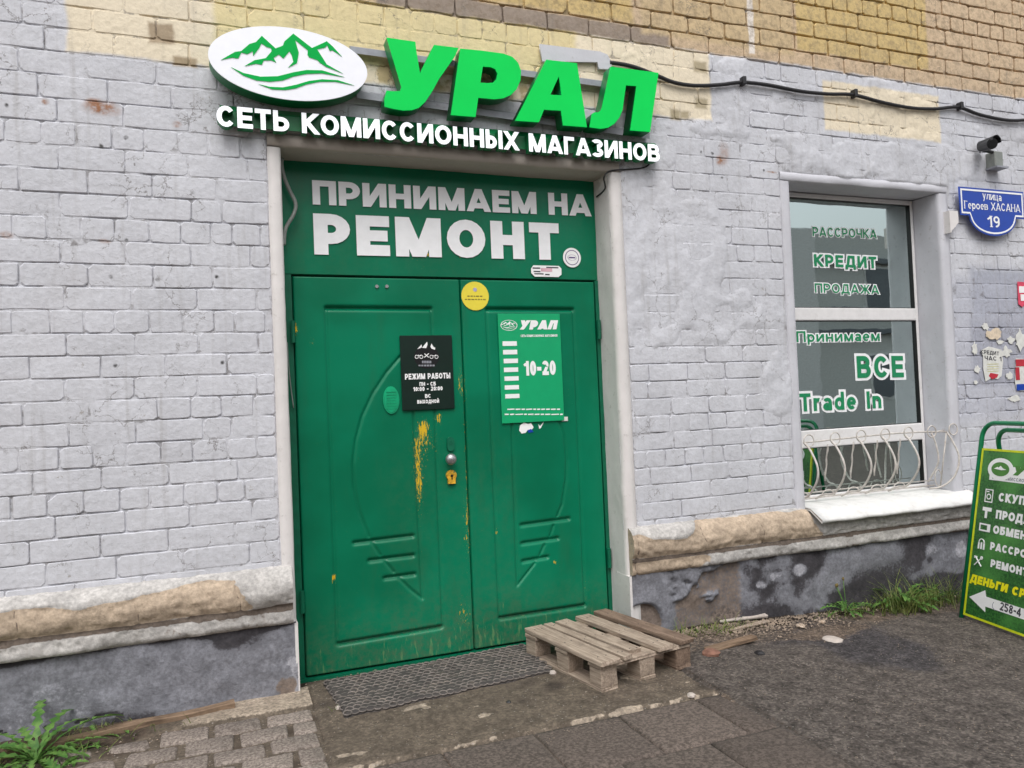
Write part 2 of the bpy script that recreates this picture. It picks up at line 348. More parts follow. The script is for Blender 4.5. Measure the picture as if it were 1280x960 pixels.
M_white = simple('white_vinyl', (.90, .905, .92, 1), .5, var=.03, bmp=0); M_sheet = simple('white_painted_tin', lin(212, 211, 209), .5, var=.06, dirt=((.35, .3, .26, 1), .3))
M_pvc = simple('white_window_frame', lin(214, 212, 212), .35, var=.04, bmp=0, dirt=((.4, .36, .32, 1), .35))
M_iron = simple('cream_painted_iron', lin(188, 182, 176), .5, var=.15, sc=40, dirt=((.22, .13, .08, 1), .5))
M_signw = simple('lit_white_acrylic', (.85, .86, .9, 1), .3, var=.01, bmp=0, emit=.45)
M_signw2 = simple('white_acrylic_face', (.80, .81, .86, 1), .3, var=.02, bmp=0, emit=.12)
M_signg = simple('lit_green_acrylic', (.0, .56, .08, 1), .4, var=.05, sc=3, bmp=0, emit=.16, spec=.15)
M_side = simple('green_letter_side', (.0, .17, .05, 1), .4, bmp=0); M_emb = simple('green_print', (.0, .42, .09, 1), .4, var=.02, bmp=0)
M_black = simple('black_plastic', (.012, .012, .013, 1), .4, bmp=0); M_cable = simple('black_cable_sheath', (.015, .014, .016, 1), .5, bmp=.1)
M_rail = simple('grey_steel_rail', lin(142, 144, 152), .5, dirt=((.08, .07, .07, 1), .5)); M_grey = simple('grey_conduit', lin(128, 132, 128), .55)
M_steel = simple('worn_steel', (.42, .41, .42, 1), .35, metal=.8); M_yel = simple('yellow_sticker_vinyl', lin(222, 205, 62), .5, var=.03, bmp=0)
M_blackplate = simple('black_green_plate', lin(4, 30, 22), .35, var=.1, bmp=0); M_badgeblk = simple('black_print', (.004, .004, .005, 1), .4, bmp=0)
M_post = simple('green_poster_plastic', lin(0, 140, 90, .72), .4, var=.03, bmp=0); M_blue = simple('blue_enamel', lin(20, 62, 158), .3, var=.05, bmp=0)
M_pink = simple('pink_print', lin(205, 70, 95), .6, bmp=0); M_red = simple('red_print', lin(176, 40, 55), .6, bmp=0); M_paper = simple('torn_paper', lin(205, 205, 200), .85, var=.1, sc=30, bmp=.4, bdist=.004); M_tan = simple('yellowed_paper', lin(206, 190, 168), .85, var=.12, sc=40, bmp=.4)
M_ink = simple('grey_ink', (.06, .06, .07, 1), .6, bmp=0); M_lav = simple('pale_lilac_print', lin(170, 165, 200), .6, bmp=0)
M_tube = simple('green_powder_tube', lin(0, 100, 62, .7), .3, bmp=0); M_yedge = simple('yellow_edge_print', lin(196, 206, 30), .5, bmp=0)
M_ytext = simple('yellow_print', lin(245, 225, 20), .5, var=.02, bmp=0); M_wtext = simple('white_print', lin(232, 236, 232), .5, var=.02, bmp=0)
def turf_mat():
    m, nt, bs = newmat('printed_turf'); P = coords(nt)
    c = mixc(nt, ramp(nt, noise(nt, P, 70, 5, .7), .35, .65), lin(16, 60, 28), lin(58, 118, 50)); c = mixc(nt, ramp(nt, noise(nt, P, 2.5, 2, .5), .45, .7), c, lin(84, 150, 70))
    nt.links.new(c, bs.inputs['Base Color']); bs.inputs['Roughness'].default_value = .45; return m
M_turf = turf_mat()
def wood_mat(name, a, b, scale=(90, 6, 90), dark=None):
    m, nt, bs = newmat(name); oi = N(nt, 'ShaderNodeObjectInfo'); tc = coords(nt, scale)
    ad = N(nt, 'ShaderNodeVectorMath', operation='ADD'); nt.links.new(tc, ad.inputs[0]); nt.links.new(oi.outputs['Random'], ad.inputs[1])
    g = noise(nt, ad.outputs[0], 1.0, 6, .7); P = coords(nt); d = noise(nt, P, 9, 5, .65)
    c = mixc(nt, ramp(nt, g, .3, .7), b, a); c = mixc(nt, ramp(nt, d, .48, .75, 0, .55), c, tuple(x * .45 for x in b[:3]) + (1,))
    c = mixc(nt, ramp(nt, g, .69, .74, 0, .8), c, tuple(x * .25 for x in b[:3]) + (1,))
    nt.links.new(c, bs.inputs['Base Color']); bs.inputs['Roughness'].default_value = .85; bs.inputs['Specular IOR Level'].default_value = .2
    bump(nt, bs, g, .7, .003); return m
M_wood = wood_mat('weathered_pallet_wood', lin(176, 160, 144), lin(128, 113, 100)); M_wood2 = wood_mat('dark_pallet_wood', lin(140, 120, 104), lin(96, 80, 70)); M_board = wood_mat('old_board_wood', lin(142, 120, 100), lin(96, 80, 66), (6, 90, 90))
M_rubber = simple('dusty_rubber', lin(104, 97, 92), .7, var=.35, sc=25, bmp=.3, dirt=(lin(150, 135, 120), .6)); M_rubberd = simple('black_rubber', lin(62, 58, 56), .8, var=.2, sc=15, dirt=(lin(110, 98, 86), .6))
def leaf_mat(name, a, b):
    m, nt, bs = newmat(name); P = coords(nt); c = mixc(nt, ramp(nt, noise(nt, P, 25, 3, .6), .35, .65), a, b)
    nt.links.new(c, bs.inputs['Base Color']); bs.inputs['Roughness'].default_value = .5; bs.inputs['Specular IOR Level'].default_value = .3
    tr = N(nt, 'ShaderNodeBsdfTranslucent'); nt.links.new(c, tr.inputs[0]); mx = N(nt, 'ShaderNodeMixShader'); mx.inputs[0].default_value = .3
    out = nt.nodes['Material Output']; nt.links.new(bs.outputs[0], mx.inputs[1]); nt.links.new(tr.outputs[0], mx.inputs[2]); nt.links.new(mx.outputs[0], out.inputs[0]); return m
M_leaf = leaf_mat('dandelion_leaf', (.07, .18, .04, 1), (.17, .32, .075, 1)); M_grass = leaf_mat('grass_blade', (.10, .17, .04, 1), (.26, .28, .09, 1)); M_bud = simple('brown_bud', (.16, .12, .04, 1), .8)

# ------------------------------------------------------------------ stroke lettering
PI = math.pi
def glyph(ch, w, h=1.0):
    """returns width and strokes of one letter; w stroke, h height"""
    s = w / 2; lower = {'р': 'Р', 'и': 'И', 'н': 'Н', 'м': 'М', 'л': 'Л', 'ц': 'Ц', 'о': 'О', 'в': 'В', 'п': 'П', 'к': 'К', 'т': 'Т', 'х': 'Х', 'г': 'Г', 'с': 'С', 'ы': 'Ы', 'д': 'Д', 'й': 'И'}
    v = lambda x, a, b: ('v', x, a, b); hh = lambda a, b, y: ('h', a, b, y); d = lambda a, b, c, e: ('d', a, b, c, e); ar = lambda *q: ('a',) + q
    X = .72
    if ch == ' ': return .38, []
    if ch in 'уеанrа' or ch in lower or ch in 'deеnaа':
        if ch in ('а', 'a'):
            W = .56; return W, [v(W - s, 0, X * .62), ar(W * .5, X * .62, W * .5 - s, X * .38 - s, 0, 150), ar(W * .45, X * .3, W * .45 - s, X * .3 - s, 0, 360)]
        if ch in ('е', 'e'):
            W = .6; return W, [ar(W / 2, X / 2, W / 2 - s, X / 2 - s, 0, 310), hh(s * 1.2, W - s * .6, X * .5)]
        if ch == 'р': W = .6; return W, [v(s, -.25, X), ar(W / 2, X / 2, W / 2 - s, X / 2 - s, 0, 360)]
        if ch == 'r': W = .42; return W, [v(s, 0, X), ar(W * .75, X - .27, W * .75 - s, .27 - s, 75, 180)]
        if ch == 'd': W = .62; return W, [v(W - s, 0, 1.03), ar(W / 2, X / 2, W / 2 - s, X / 2 - s, 0, 360)]
        if ch == 'n': W = .58; return W, [v(s, 0, X), v(W - s, 0, X * .6), ar(W / 2, X * .6, W / 2 - s, X * .4 - s, 0, 180)]
        if ch == 'у': W = .58; return W, [('d', s * .8, X, W * .52, 0.0), ('dd', W - s * .8, X, W * .28, -.26)]
        if ch in lower:
            W, st = glyph(lower[ch], w, X); W *= 1.0
            if ch == 'й': st = st + [hh(W * .3, W * .7, X + .14)]
            return W, st
    k = .82 if h < 1 else 1.0
    def W_(x): return x * k
    if ch == 'П': W = W_(.76); return W, [v(s, 0, h), v(W - s, 0, h), hh(0, W, h - s)]
    if ch == 'Н': W = W_(.76); return W, [v(s, 0, h), v(W - s, 0, h), hh(0, W, h * .5)]
    if ch == 'И': W = W_(.8); return W, [v(s, 0, h), v(W - s, 0, h), d(s * 1.1, 0, W - s * 1.1, h)]
    if ch == 'М': W = W_(.95); return W, [v(s, 0, h), v(W - s, 0, h), d(s * 1.1, h, W / 2, 0), d(W - s * 1.1, h, W / 2, 0)]
    if ch == 'Е' or ch == 'E': W = W_(.66); return W, [v(s, 0, h), hh(0, W, h - s), hh(0, W * .94, h * .5), hh(0, W, s)]
    if ch == 'Г': W = W_(.6); return W, [v(s, 0, h), hh(0, W, h - s)]
    if ch == 'Т' or ch == 'T': W = W_(.7); return W, [v(W / 2, 0, h), hh(0, W, h - s)]
    if ch == 'I': W = w; return W, [v(s, 0, h)]
    if ch in 'ОO0': W = W_(.84 if ch != '0' else .58); return W, [ar(W / 2, h / 2, W / 2 - s, h / 2 - s, 0, 360)]
    if ch in 'СC': W = W_(.78); return W, [ar(W / 2, h / 2, W / 2 - s, h / 2 - s, 38, 322)]
    if ch == 'А': W = W_(.86); return W, [d(s * .85, 0, W / 2, h), d(W - s * .85, 0, W / 2, h), hh(W * .25, W * .75, h * .26)]
    if ch in 'РЬБВЫЯ':
        W = W_({'Р': .7, 'Ь': .7, 'Б': .7, 'В': .74, 'Ы': .9, 'Я': .72}[ch]); B = W if ch != 'Ы' else W * .66
        def bowl(y0, y1, right=B):
            ry = (y1 - y0) / 2; cx = right - s - ry if right - s - ry > right * .45 else right * .45
            return [hh(s, cx, y0), hh(s, cx, y1), ar(cx, (y0 + y1) / 2, right - s - cx, ry, -90, 90)]
        if ch == 'Р': return W, [v(s, 0, h)] + bowl(h * .40, h - s)
        if ch == 'Ь': return W, [v(s, 0, h)] + bowl(s, h * .58)
        if ch == 'Ы': return W, [v(s, 0, h)] + bowl(s, h * .58) + [v(W - s, 0, h)]
        if ch == 'Б': return W, [v(s, 0, h), hh(0, W * .9, h - s)] + bowl(s, h * .58)
        if ch == 'В': return W, [v(s, 0, h)] + bowl(s, h * .52) + bowl(h * .52, h - s, B * .93)
        p = bowl(h * .42, h - s); q = [('h', W - a[2], W - a[1], a[3]) if a[0] == 'h' else ('a', W - a[1], a[2], a[3], a[4], 90, 270) for a in p]
        return W, [v(W - s, 0, h)] + q + [d(s * .8, 0, W * .6, h * .45)]
    if ch == 'К': W = W_(.76); return W, [v(s, 0, h), ('dd', s, h * .42, W - s * .9, h), ('dd', W * .30, h * .56, W - s * .8, 0)]
    if ch == 'Ж': W = W_(1.05); return W, [v(W / 2, 0, h), d(s * .8, 0, W * .52, h * .66), d(W - s * .8, 0, W * .48, h * .66), d(s, h, W * .52, h * .34), d(W - s, h, W * .48, h * .34)]
    if ch == 'Х': W = W_(.8); return W, [d(s * .8, 0, W - s * .8, h), d(s * .8, h, W - s * .8, 0)]
    if ch == 'У': W = W_(.8); return W, [('dd', s * .8, h, W * .48, h * .36), d(W - s * .8, h, W * .25, 0)]
    if ch == 'З': W = W_(.66); return W, [ar(W * .46, h * .745, W * .46 - s * .6, h * .255 - s, -90, 150), ar(W * .46, h * .265, W * .54 - s, h * .265 - s, -150, 90)]
    if ch == 'Л': W = W_(.8); return W, [v(W - s, 0, h), hh(W * .28, W, h - s), d(s * .8, 0, W * .36, h)]
    if ch == 'Д': W = W_(.88); return W, [hh(0, W, s), v(s * .8, -.18, s), v(W - s * .8, -.18, s), v(W * .8, 0, h), hh(W * .3, W * .8, h - s), d(W * .2, 0, W * .36, h)]
    if ch == 'Ц': W = W_(.8); return W, [v(s, 0, h), v(W - s * 2, 0, h), hh(0, W, s), v(W - s, -.18, s)]
    if ch == 'Ч': W = W_(.72); return W, [v(W - s, 0, h), v(s, h * .6, h), ar(s + .16, h * .6, .16, h * .6 - h * .42, 180, 270), hh(s + .16, W - s, h * .42)]
    if ch == '-': W = .4; return W, [hh(0, W, .45)]
    if ch == ':': W = w; return W, [v(s, .08, .08 + w), v(s, .6, .6 + w)]
    if ch == '1': W = .42; return W, [v(W - s, 0, 1), ('dd', 0, .66, W - s, 1 - s)]
    if ch == '2': W = .6; return W, [ar(W / 2, .7, W / 2 - s, .3 - s, -30, 165), ('dd', s, s * .6, W - s * 1.3, .58), hh(0, W, s)]
    if ch == '4': W = .62; return W, [v(W - s * 2, 0, 1), hh(0, W, .28), ('dd', s * .4, .3, W - s * 2, 1 - s)]
    if ch == '5': W = .6; return W, [hh(s, W, 1 - s), v(s, .5, 1), ar(W * .45, .32, W * .55 - s, .32 - s, -150, 95), hh(0, W * .45, .64 - s * .6)]
    if ch == '8': W = .6; return W, [ar(W / 2, .735, W / 2 - s * 1.1, .265 - s, 0, 360), ar(W / 2, .27, W / 2 - s, .27 - s * .9, 0, 360)]
    if ch == '9': W = .6; return W, [ar(W / 2, .68, W / 2 - s, .32 - s, 0, 360), ar(W / 2 - .02, .45, W / 2 - s + .02, .45 - s, -110, 20)]
    return .5, [hh(0, .5, .5)]
def clip_poly(poly, lo, hi):
    for sgn, lim in ((1, lo), (-1, -hi)):
        out = []
        for i in range(len(poly)):
            a, b = poly[i], poly[(i + 1) % len(poly)]; da, db = sgn * a[1] - lim, sgn * b[1] - lim
            if da >= 0: out.append(a)
            if da * db < 0: t = da / (da - db); out.append((a[0] + (b[0] - a[0]) * t, a[1] + (b[1] - a[1]) * t))
        poly = out
        if not poly: break
    return poly
def stroke_polys(st, w, e, serif=0.0):
    out = []
    q = w / 2 + e
    for p in st:
        if p[0] == 'v':
            out.append([(p[1] - q, p[2] - e), (p[1] + q, p[2] - e), (p[1] + q, p[3] + e), (p[1] - q, p[3] + e)])
            if serif:
                for y in (p[2], p[3]):
                    if abs(y) < .01 or y > .6: out.append([(p[1] - q - serif, y - (.06 if y > .1 else 0)), (p[1] + q + serif, y - (.06 if y > .1 else 0)), (p[1] + q + serif, y + (.0 if y > .1 else .06)), (p[1] - q - serif, y + (0 if y > .1 else .06))])
        elif p[0] == 'h': 
            q2 = q if not serif else q * .45
            out.append([(p[1] - e, p[3] - q2), (p[2] + e, p[3] - q2), (p[2] + e, p[3] + q2), (p[1] - e, p[3] + q2)])
        elif p[0] in ('d', 'dd'):
            (x0, y0), (x1, y1) = (p[1], p[2]), (p[3], p[4]); L = math.hypot(x1 - x0, y1 - y0); ux, uy = (x1 - x0) / L, (y1 - y0) / L; nx, ny = -uy * q, ux * q
            fr = lambda y: .3 if p[0] == 'd' or min(abs(y), abs(y - .72), abs(y - 1)) < .01 else .01 + e
            a = (x0 - ux * fr(y0), y0 - uy * fr(y0)); b = (x1 + ux * fr(y1), y1 + uy * fr(y1))
            poly = [(a[0] - nx, a[1] - ny), (b[0] - nx, b[1] - ny), (b[0] + nx, b[1] + ny), (a[0] + nx, a[1] + ny)]
            lo, hi = (min(y0, y1), max(y0, y1)) if p[0] == 'd' else (min(y0, y1) - .02, max(y0, y1) + .0)
            out.append(clip_poly(poly, lo - e, hi + e))
        elif p[0] == 'a':
            _, cx, cy, rx, ry, a0, a1 = p; full = (a1 - a0) >= 360
            if e and not full: a0 -= math.degrees(e / max(rx, .05)); a1 += math.degrees(e / max(rx, .05))
            n = max(5, int((a1 - a0) / 18)); R = []
            for i in range(n + 1):
                t = math.radians(a0 + (a1 - a0) * i / n); c, s_ = math.cos(t), math.sin(t); R.append(((cx + (rx - q) * c, cy + (ry - q) * s_), (cx + (rx + q) * c, cy + (ry + q) * s_)))
            out.append([R, 'arc'])
    return [o for o in out if o]
def text_mb(mb, text, O, U, V, Nn, w=.2, e=0.0, depth=0.0, gap=.14, serif=0.0, shear=0.0, split=None, base=0.0):
    """O origin, U whole-line vector, V cap-height vector, Nn unit normal towards the viewer"""
    O, U, V, Nn = Vector(O), Vector(U), Vector(V), Vector(Nn); tot = 0; L = []
    for ch in text:
        W, st = glyph(ch, w); L.append((tot, W, st, ch)); tot += W + gap
    tot -= gap; res = []
    for (x, W, st, ch) in L:
        m = MB() if split is not None else mb
        for i, pl in enumerate(stroke_polys(st, w, e, serif)):
            off = base + i * .00018
            T = lambda a, k: O + U * ((x + a[0] + shear * a[1]) / tot) + V * a[1] + Nn * k
            if isinstance(pl[-1], str):
                R = pl[0]; VV = []; FF = []; n = len(R)
                for a, b in R: VV += [T(a, off + depth), T(b, off + depth)]
                for j in range(n - 1): FF.append((2 * j, 2 * j + 1, 2 * j + 3, 2 * j + 2))
                if depth:
                    for a, b in R: VV += [T(a, 0), T(b, 0)]
                    for j in range(n - 1): FF += [(2 * j, 2 * j + 2, 2 * n + 2 * j + 2, 2 * n + 2 * j), (2 * j + 1, 2 * n + 2 * j + 1, 2 * n + 2 * j + 3, 2 * j + 3)]
                    FF += [(0, 2 * n, 2 * n + 1, 1), (2 * n - 2, 2 * n - 1, 4 * n - 1, 4 * n - 2)]
                m.add(VV, FF)
            else:
                n = len(pl); VV = [T(a, off + depth) for a in pl]; FF = [tuple(range(n))]
                if depth: VV += [T(a, 0) for a in pl]; FF += [(j, j + n, (j + 1) % n + n, (j + 1) % n) for j in range(n)]
                m.add(VV, FF)
        if split is not None and st: split.append((ch, m))
    return mb
def wall_text(mb, text, bl, br, tl, y, **kw):
    """bl, br, tl: photo points of baseline start, baseline end and cap top at the start"""
    a, b, c = at(*bl, y), at(*br, y), at(*tl, y)
    return text_mb(mb, text, a, b - a, Vector((0, 0, c[2] - a[2])), (0, -1, 0), **kw)

# ------------------------------------------------------------------ ground
DX0, DX1, DTOP, DY = .30, 2.08, 2.60, .20           # doorway
WX0, WX1, WZ0, WZ1, WY = 3.34, 4.61, .56, 2.635, .22   # window opening
def gz(x, y): return -.085 * sstep(2.1, 4.6, x) - .02 * sstep(.0, -3, y)
def lines(a, b, st, far0=None, far1=None):
    c = np.arange(a, b + st / 2, st)
    if far0 is not None: c = np.concatenate([far0, c, far1])
    return c
gx = lines(-1.6, 6.2, .024, np.array([-150, -60, -25, -12, -7, -4, -2.6, -2]), np.array([6.5, 7, 8, 10, 14, 25, 60, 150]))
gy = lines(-2.4, .1, .024, np.array([-150, -60, -30, -16, -9, -6, -4.4, -3.4, -2.8]), np.array([.2, .5, 1, 3]))
GX, GY = np.meshgrid(gx, gy, indexing='ij')
nearm = sstep(-2.6, -2, GX) * sstep(7, 6, GX) * sstep(-3, -2.3, GY)
inpad = ((GX > .30) & (GX < 2.03) & (GY > -2.2)) | ((GX < .36) & (GY < .1) & (GX > -1.7) & (GY > -1.9))
asph = sstep(2.0, 2.06, GX + .02 * vn(GY * 12, GX * 0, 5))
h = (fbm(GX * 3, GY * 3, 1) - .5) * .02 + (fbm(GX * 22, GY * 22, 2) - .5) * .007 * (1 + asph * .7)
GZ = gz(GX, GY) + h * nearm * np.where(inpad & (GX > .36) & (GY < -.9), .15, 1) - np.where((GX > .36) & (GY < -.89), .0, .012) * inpad - .006 + .004 * (inpad & (GX > .36) & (GY < -.89)) + asph * .014 * sstep(.0, -.5, GY)
GZ += .02 * sstep(-.22, -.02, GY) * sstep(2.3, 2.7, GX) * nearm * vn(GX * 9, GY * 9, 6)
A = np.zeros(GX.shape + (4,)); A[..., 3] = 1
A[..., 0] = (sstep(.35, .75, fbm(GX * 1.6, GY * 1.6, 9)) * .4 + .3 * sstep(.8, .2, np.hypot(GX - 3.0, GY + .6))) * asph
A[..., 1] = np.clip(sstep(.45, .8, fbm(GX * 2.2 + 7, GY * 2.2, 11)) * .35 + (1 - asph) * .6 + .5 * sstep(-.45, -.15, GY + .25 * vn(GX * 3, GY * 3, 3)), 0, 1)
A[..., 2] = np.clip(.7 * sstep(-.22, -.05, GY + .15 * (vn(GX * 6, GY * 6, 4) - .5)) + .5 * sstep(.06, .0, abs(GX - 2.06 + .03 * vn(GY * 8, GX, 4))), 0, .8)
tag(grid('ground', np.stack([GX, GY, GZ], -1), M_ground, attr=A), kind='structure')
# trodden concrete pad before the door
px_ = lines(.33, 2.035, .015); py_ = lines(-.885, .24, .015); PX, PY = np.meshgrid(px_, py_, indexing='ij')
PZ = .006 + (fbm(PX * 4, PY * 4, 21) - .5) * .016 + (fbm(PX * 25, PY * 25, 22) - .5) * .004
edge = np.minimum(np.minimum(PX - .33, 2.035 - PX), PY + .885); PZ -= .02 * sstep(.02, 0, edge + .01 * (vn(PX * 30, PY * 30, 3) - .5)); PZ -= .03 * sstep(.08, .2, PY)
A = np.zeros(PX.shape + (4,)); A[..., 3] = 1
A[..., 0] = .55 * sstep(.45, .65, fbm(PX * 2.5, PY * 2.5, 31)); A[..., 1] = sstep(.022, .004, abs(PY + .872 + .010 * (vn(PX * 9, PY * 0, 4) - .5))) * (.35 + .65 * sstep(.42, .6, fbm(PX * 26, PY * 40, 5))) * .75
A[..., 1] += .8 * sstep(.66, .74, fbm(PX * 5 + 3, PY * 9, 55)); A[..., 2] = .42 * sstep(.10, .0, abs(PX - .37)) * sstep(.0, -.2, PY) * (.4 + vn(PX * 14, PY * 9, 3)) + .5 * sstep(.0, .1, PY)
pave = empty('pavement', (0, 0, 0)); tag(pave, kind='structure')
grid('concrete_pad', np.stack([PX, PY, PZ], -1), M_pad, pave, attr=A)
def rock_slab(x0, x1, y0, y1, z1, th, r=.01, j=.004, name='paver', mat=None, parent=None):
    """rounded stone with uneven rim, about 40 triangles"""
    cx = [(x0 + r, y0), ((x0 + x1) / 2, y0), (x1 - r, y0), (x1, y0 + r), (x1, y1 - r), (x1 - r, y1), ((x0 + x1) / 2, y1), (x0 + r, y1), (x0, y1 - r), (x0, y0 + r)]
    J = lambda a=j: rnd.uniform(-a, a); b = [(x + J(), y + J()) for x, y in cx]; mx, my = (x0 + x1) / 2, (y0 + y1) / 2; tl = [J(.003) for _ in range(3)]
    V = [(x, y, z1 - th) for x, y in b] + [(x, y, z1 - .006) for x, y in b] + [(mx + (x - mx) * .93, my + (y - my) * .88, z1 + tl[0] + tl[1] * (x - mx) / (x1 - x0) * 2 + tl[2] * (y - my) / (y1 - y0) * 2) for x, y in b]; n = 10; F = []
    for k in (0, 1): F += [(k * n + i, k * n + (i + 1) % n, (k + 1) * n + (i + 1) % n, (k + 1) * n + i) for i in range(n)]
    F.append(tuple(range(2 * n, 3 * n))); return mk(name, V, F, mat, parent, True)
foot = empty('footpath', (0, 0, 0)); tag(foot, kind='structure')
# sand bed with a flat cement strip along the wall, pavers on it
bx_ = lines(-1.7, .35, .02); by_ = lines(-1.9, .02, .02); BX, BY = np.meshgrid(bx_, by_, indexing='ij')
BZ = .0 + (fbm(BX * 12, BY * 12, 41) - .5) * .01 + .016 * sstep(-.225, -.20, BY)
A = np.zeros(BX.shape + (4,)); A[..., 3] = 1; A[..., 1] = .62 * sstep(-.23, -.2, BY) * sstep(-.3, -.15, BX); A[..., 2] = .7 * sstep(-.2, -.23, BY) * vn(BX * 9, BY * 9, 2) + .6 * sstep(-.1, -.4, BX) * sstep(-.25, -.2, BY)
grid('sand_bed', np.stack([BX, BY, BZ], -1), M_pad, foot, attr=A)
row = 0; y = -.235
while y > -1.75:
    x = .325; first = True
    while x > -1.6:
        L = .10 if (first and row % 2 == 1) else .197
        first = False
        if not (row < 2 and x < -.20 - .1 * row) : rock_slab(x - L + .012, x, y - .118, y, .010 + rnd.uniform(-.003, .003), .05, .008, .005, 'paver', M_paver, foot)
        elif rnd.random() < .8: rock_slab(x - L + .03, x - .01, y - .105, y - .01, .004, .05, .02, .01, 'paver', M_paver, foot)
        x -= L + .012
    y -= .139; row += 1
y = -.895
for r in range(4):
    x = .37 + (.19 if r % 2 else 0) - .38
    while x < 2.0:
        a, b = max(x, .36), min(x + .376, 2.03)
        if b - a > .08: rock_slab(a, b - .002, y - .3785, y, .003 + rnd.uniform(-.001, .001), .05, .004, .0015, 'paving_slab', M_slab, pave)
        x += .38
    y -= .38

# ------------------------------------------------------------------ building
bld = empty('shop_building', (1.2, 0, 0)); tag(bld, 'grey painted brick shop front with raw ochre brick above, green double door and one window', 'building')
def child(o): o.parent = bld; o.matrix_parent_inverse = Matrix.Translation((-1.2, 0, 0)); return o
XA, XB, ZB, ZT = -2.5, 7.2, .585, 5.0
NOBR = [(DX0 - .062, DX1 + .075, 0, DTOP + .065), (WX0 - .07, WX1 + .085, 0, WZ1 + .055)]
def grain(x, z):   # where thick render smears over the bricks
    u = fbm(x * 2.2, z * 2.2, 77, 4)
    zone = sstep(2.35, 2.5, x) * sstep(3.7, 3.3, x) * sstep(2.62, 2.7, z) * sstep(2.97, 2.9, z) * .22
    zone = zone + sstep(2.1, 2.2, x) * sstep(2.6, 2.35, x) * sstep(1.2, 1.5, z) * sstep(2.8, 2.4, z) * .16 + sstep(3.2, 3.5, x) * sstep(2.7, 2.74, z) * sstep(2.96, 2.9, z) * .18 + .05 * sstep(2.1, 2.3, x) * sstep(3.3, 3.1, z)
    return sstep(.66, .685, u + zone - .3 * sstep(2.1, 1.9, x))
mx_ = np.unique(np.round(np.concatenate([lines(XA, XB, .02), [DX0, DX1, WX0, WX1]]), 4)); mz_ = np.unique(np.round(np.concatenate([lines(ZB, ZT, .02), [DTOP, WZ1]]), 4))
MX, MZ = np.meshgrid(mx_, mz_, indexing='ij')
raw = sstep(3.36, 3.38, MZ)
GRN = grain(MX, MZ) * (1 - raw)
MY = .0008 + .0070 * sstep(.38, .66, fbm(MX * 9, MZ * 9, 61, 4)) * (1 - raw) + raw * (.006 + .008 * vn(MX * 16, MZ * 16, 9))
MY += -.0075 * GRN + (fbm(MX * 26, MZ * 26, 63) - .5) * (.003 + .005 * GRN)
for (a_, b_, c_, d_) in NOBR: MY = np.where((MX > a_ + .012) & (MX < b_ - .012) & (MZ < d_ - .012), .022, MY)
GA = np.zeros(MX.shape + (4,)); GA[..., 0] = GRN; GA[..., 3] = 1
cxm = (MX[:-1, :-1] + MX[1:, 1:]) / 2; czm = (MZ[:-1, :-1] + MZ[1:, 1:]) / 2
hole = ((cxm > DX0) & (cxm < DX1) & (czm < DTOP)) | ((cxm > WX0) & (cxm < WX1) & (czm < WZ1))
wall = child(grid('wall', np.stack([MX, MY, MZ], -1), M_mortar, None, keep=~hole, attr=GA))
# courses
zc = [3.05 - .104 * k for k in range(9)]; zc += [zc[-1] - .1022 * k for k in range(1, 6)]; zc += [zc[-1] - .098 * k for k in range(1, 13)]
JL = {0: [-.67, -.40, -.09], 1: [-.77, -.51, -.23], 2: [-.70, -.43, -.17], 3: [-.63, -.37, -.1], 4: [-.69, -.56, -.42, -.29, -.15, -.02, .12], 5: [-.63, -.37, -.11, .15], 6: [-.78, -.52, -.26, .01], 7: [-.63, -.36, -.1, .03], 8: [-.81, -.68, -.55, -.42, -.28, -.15, -.02, .07],
      9: [-.63, -.38, -.11, .15], 10: [-.79, -.53, -.27, -.02], 11: [-.62, -.36, -.09, .17], 12: [-.82, -.68, -.55, -.43, -.29, -.15, -.02, .07], 13: [-.62, -.35, -.09, .17], 14: [-.76, -.49, -.23, .03], 15: [-.63, -.36, -.1, .16], 16: [-.79, -.54, -.27, -.13, 0, .14],
      17: [-.62, -.36, -.08, .04], 18: [-.81, -.66, -.53, -.4, -.26, -.13, .02], 19: [-.76, -.5, -.23, .06], 20: [-.84, -.71, -.57, -.43, -.31, -.17, -.03, .09], 21: [-.68, -.41, -.15, .12], 22: [-.78, -.51, -.24, .04], 23: [-.72, -.45, -.18, .1]}
HEAD = {4, 8, 12, 18, 20, -3, -8, -13, -17}
bricks = []
k = -19
while k < len(zc) - 1:
    z1 = zc[k] if k >= 0 else 3.05 + .104 * (-k); z0 = zc[k + 1] if k >= 0 else z1 - .104
    pitch = .132 if k in HEAD else .2635
    J = list(JL.get(k, [-.63 + (.132 if k % 2 else 0) + rnd.uniform(-.02, .02)]))
    while J[0] > XA: J.insert(0, J[0] - pitch + rnd.uniform(-.008, .008))
    while J[-1] < XB: J.append(J[-1] + pitch + rnd.uniform(-.008, .008))
    for a, b in zip(J[:-1], J[1:]): bricks.append((max(a, XA), min(b, XB), z0, z1, k))
    k += 1
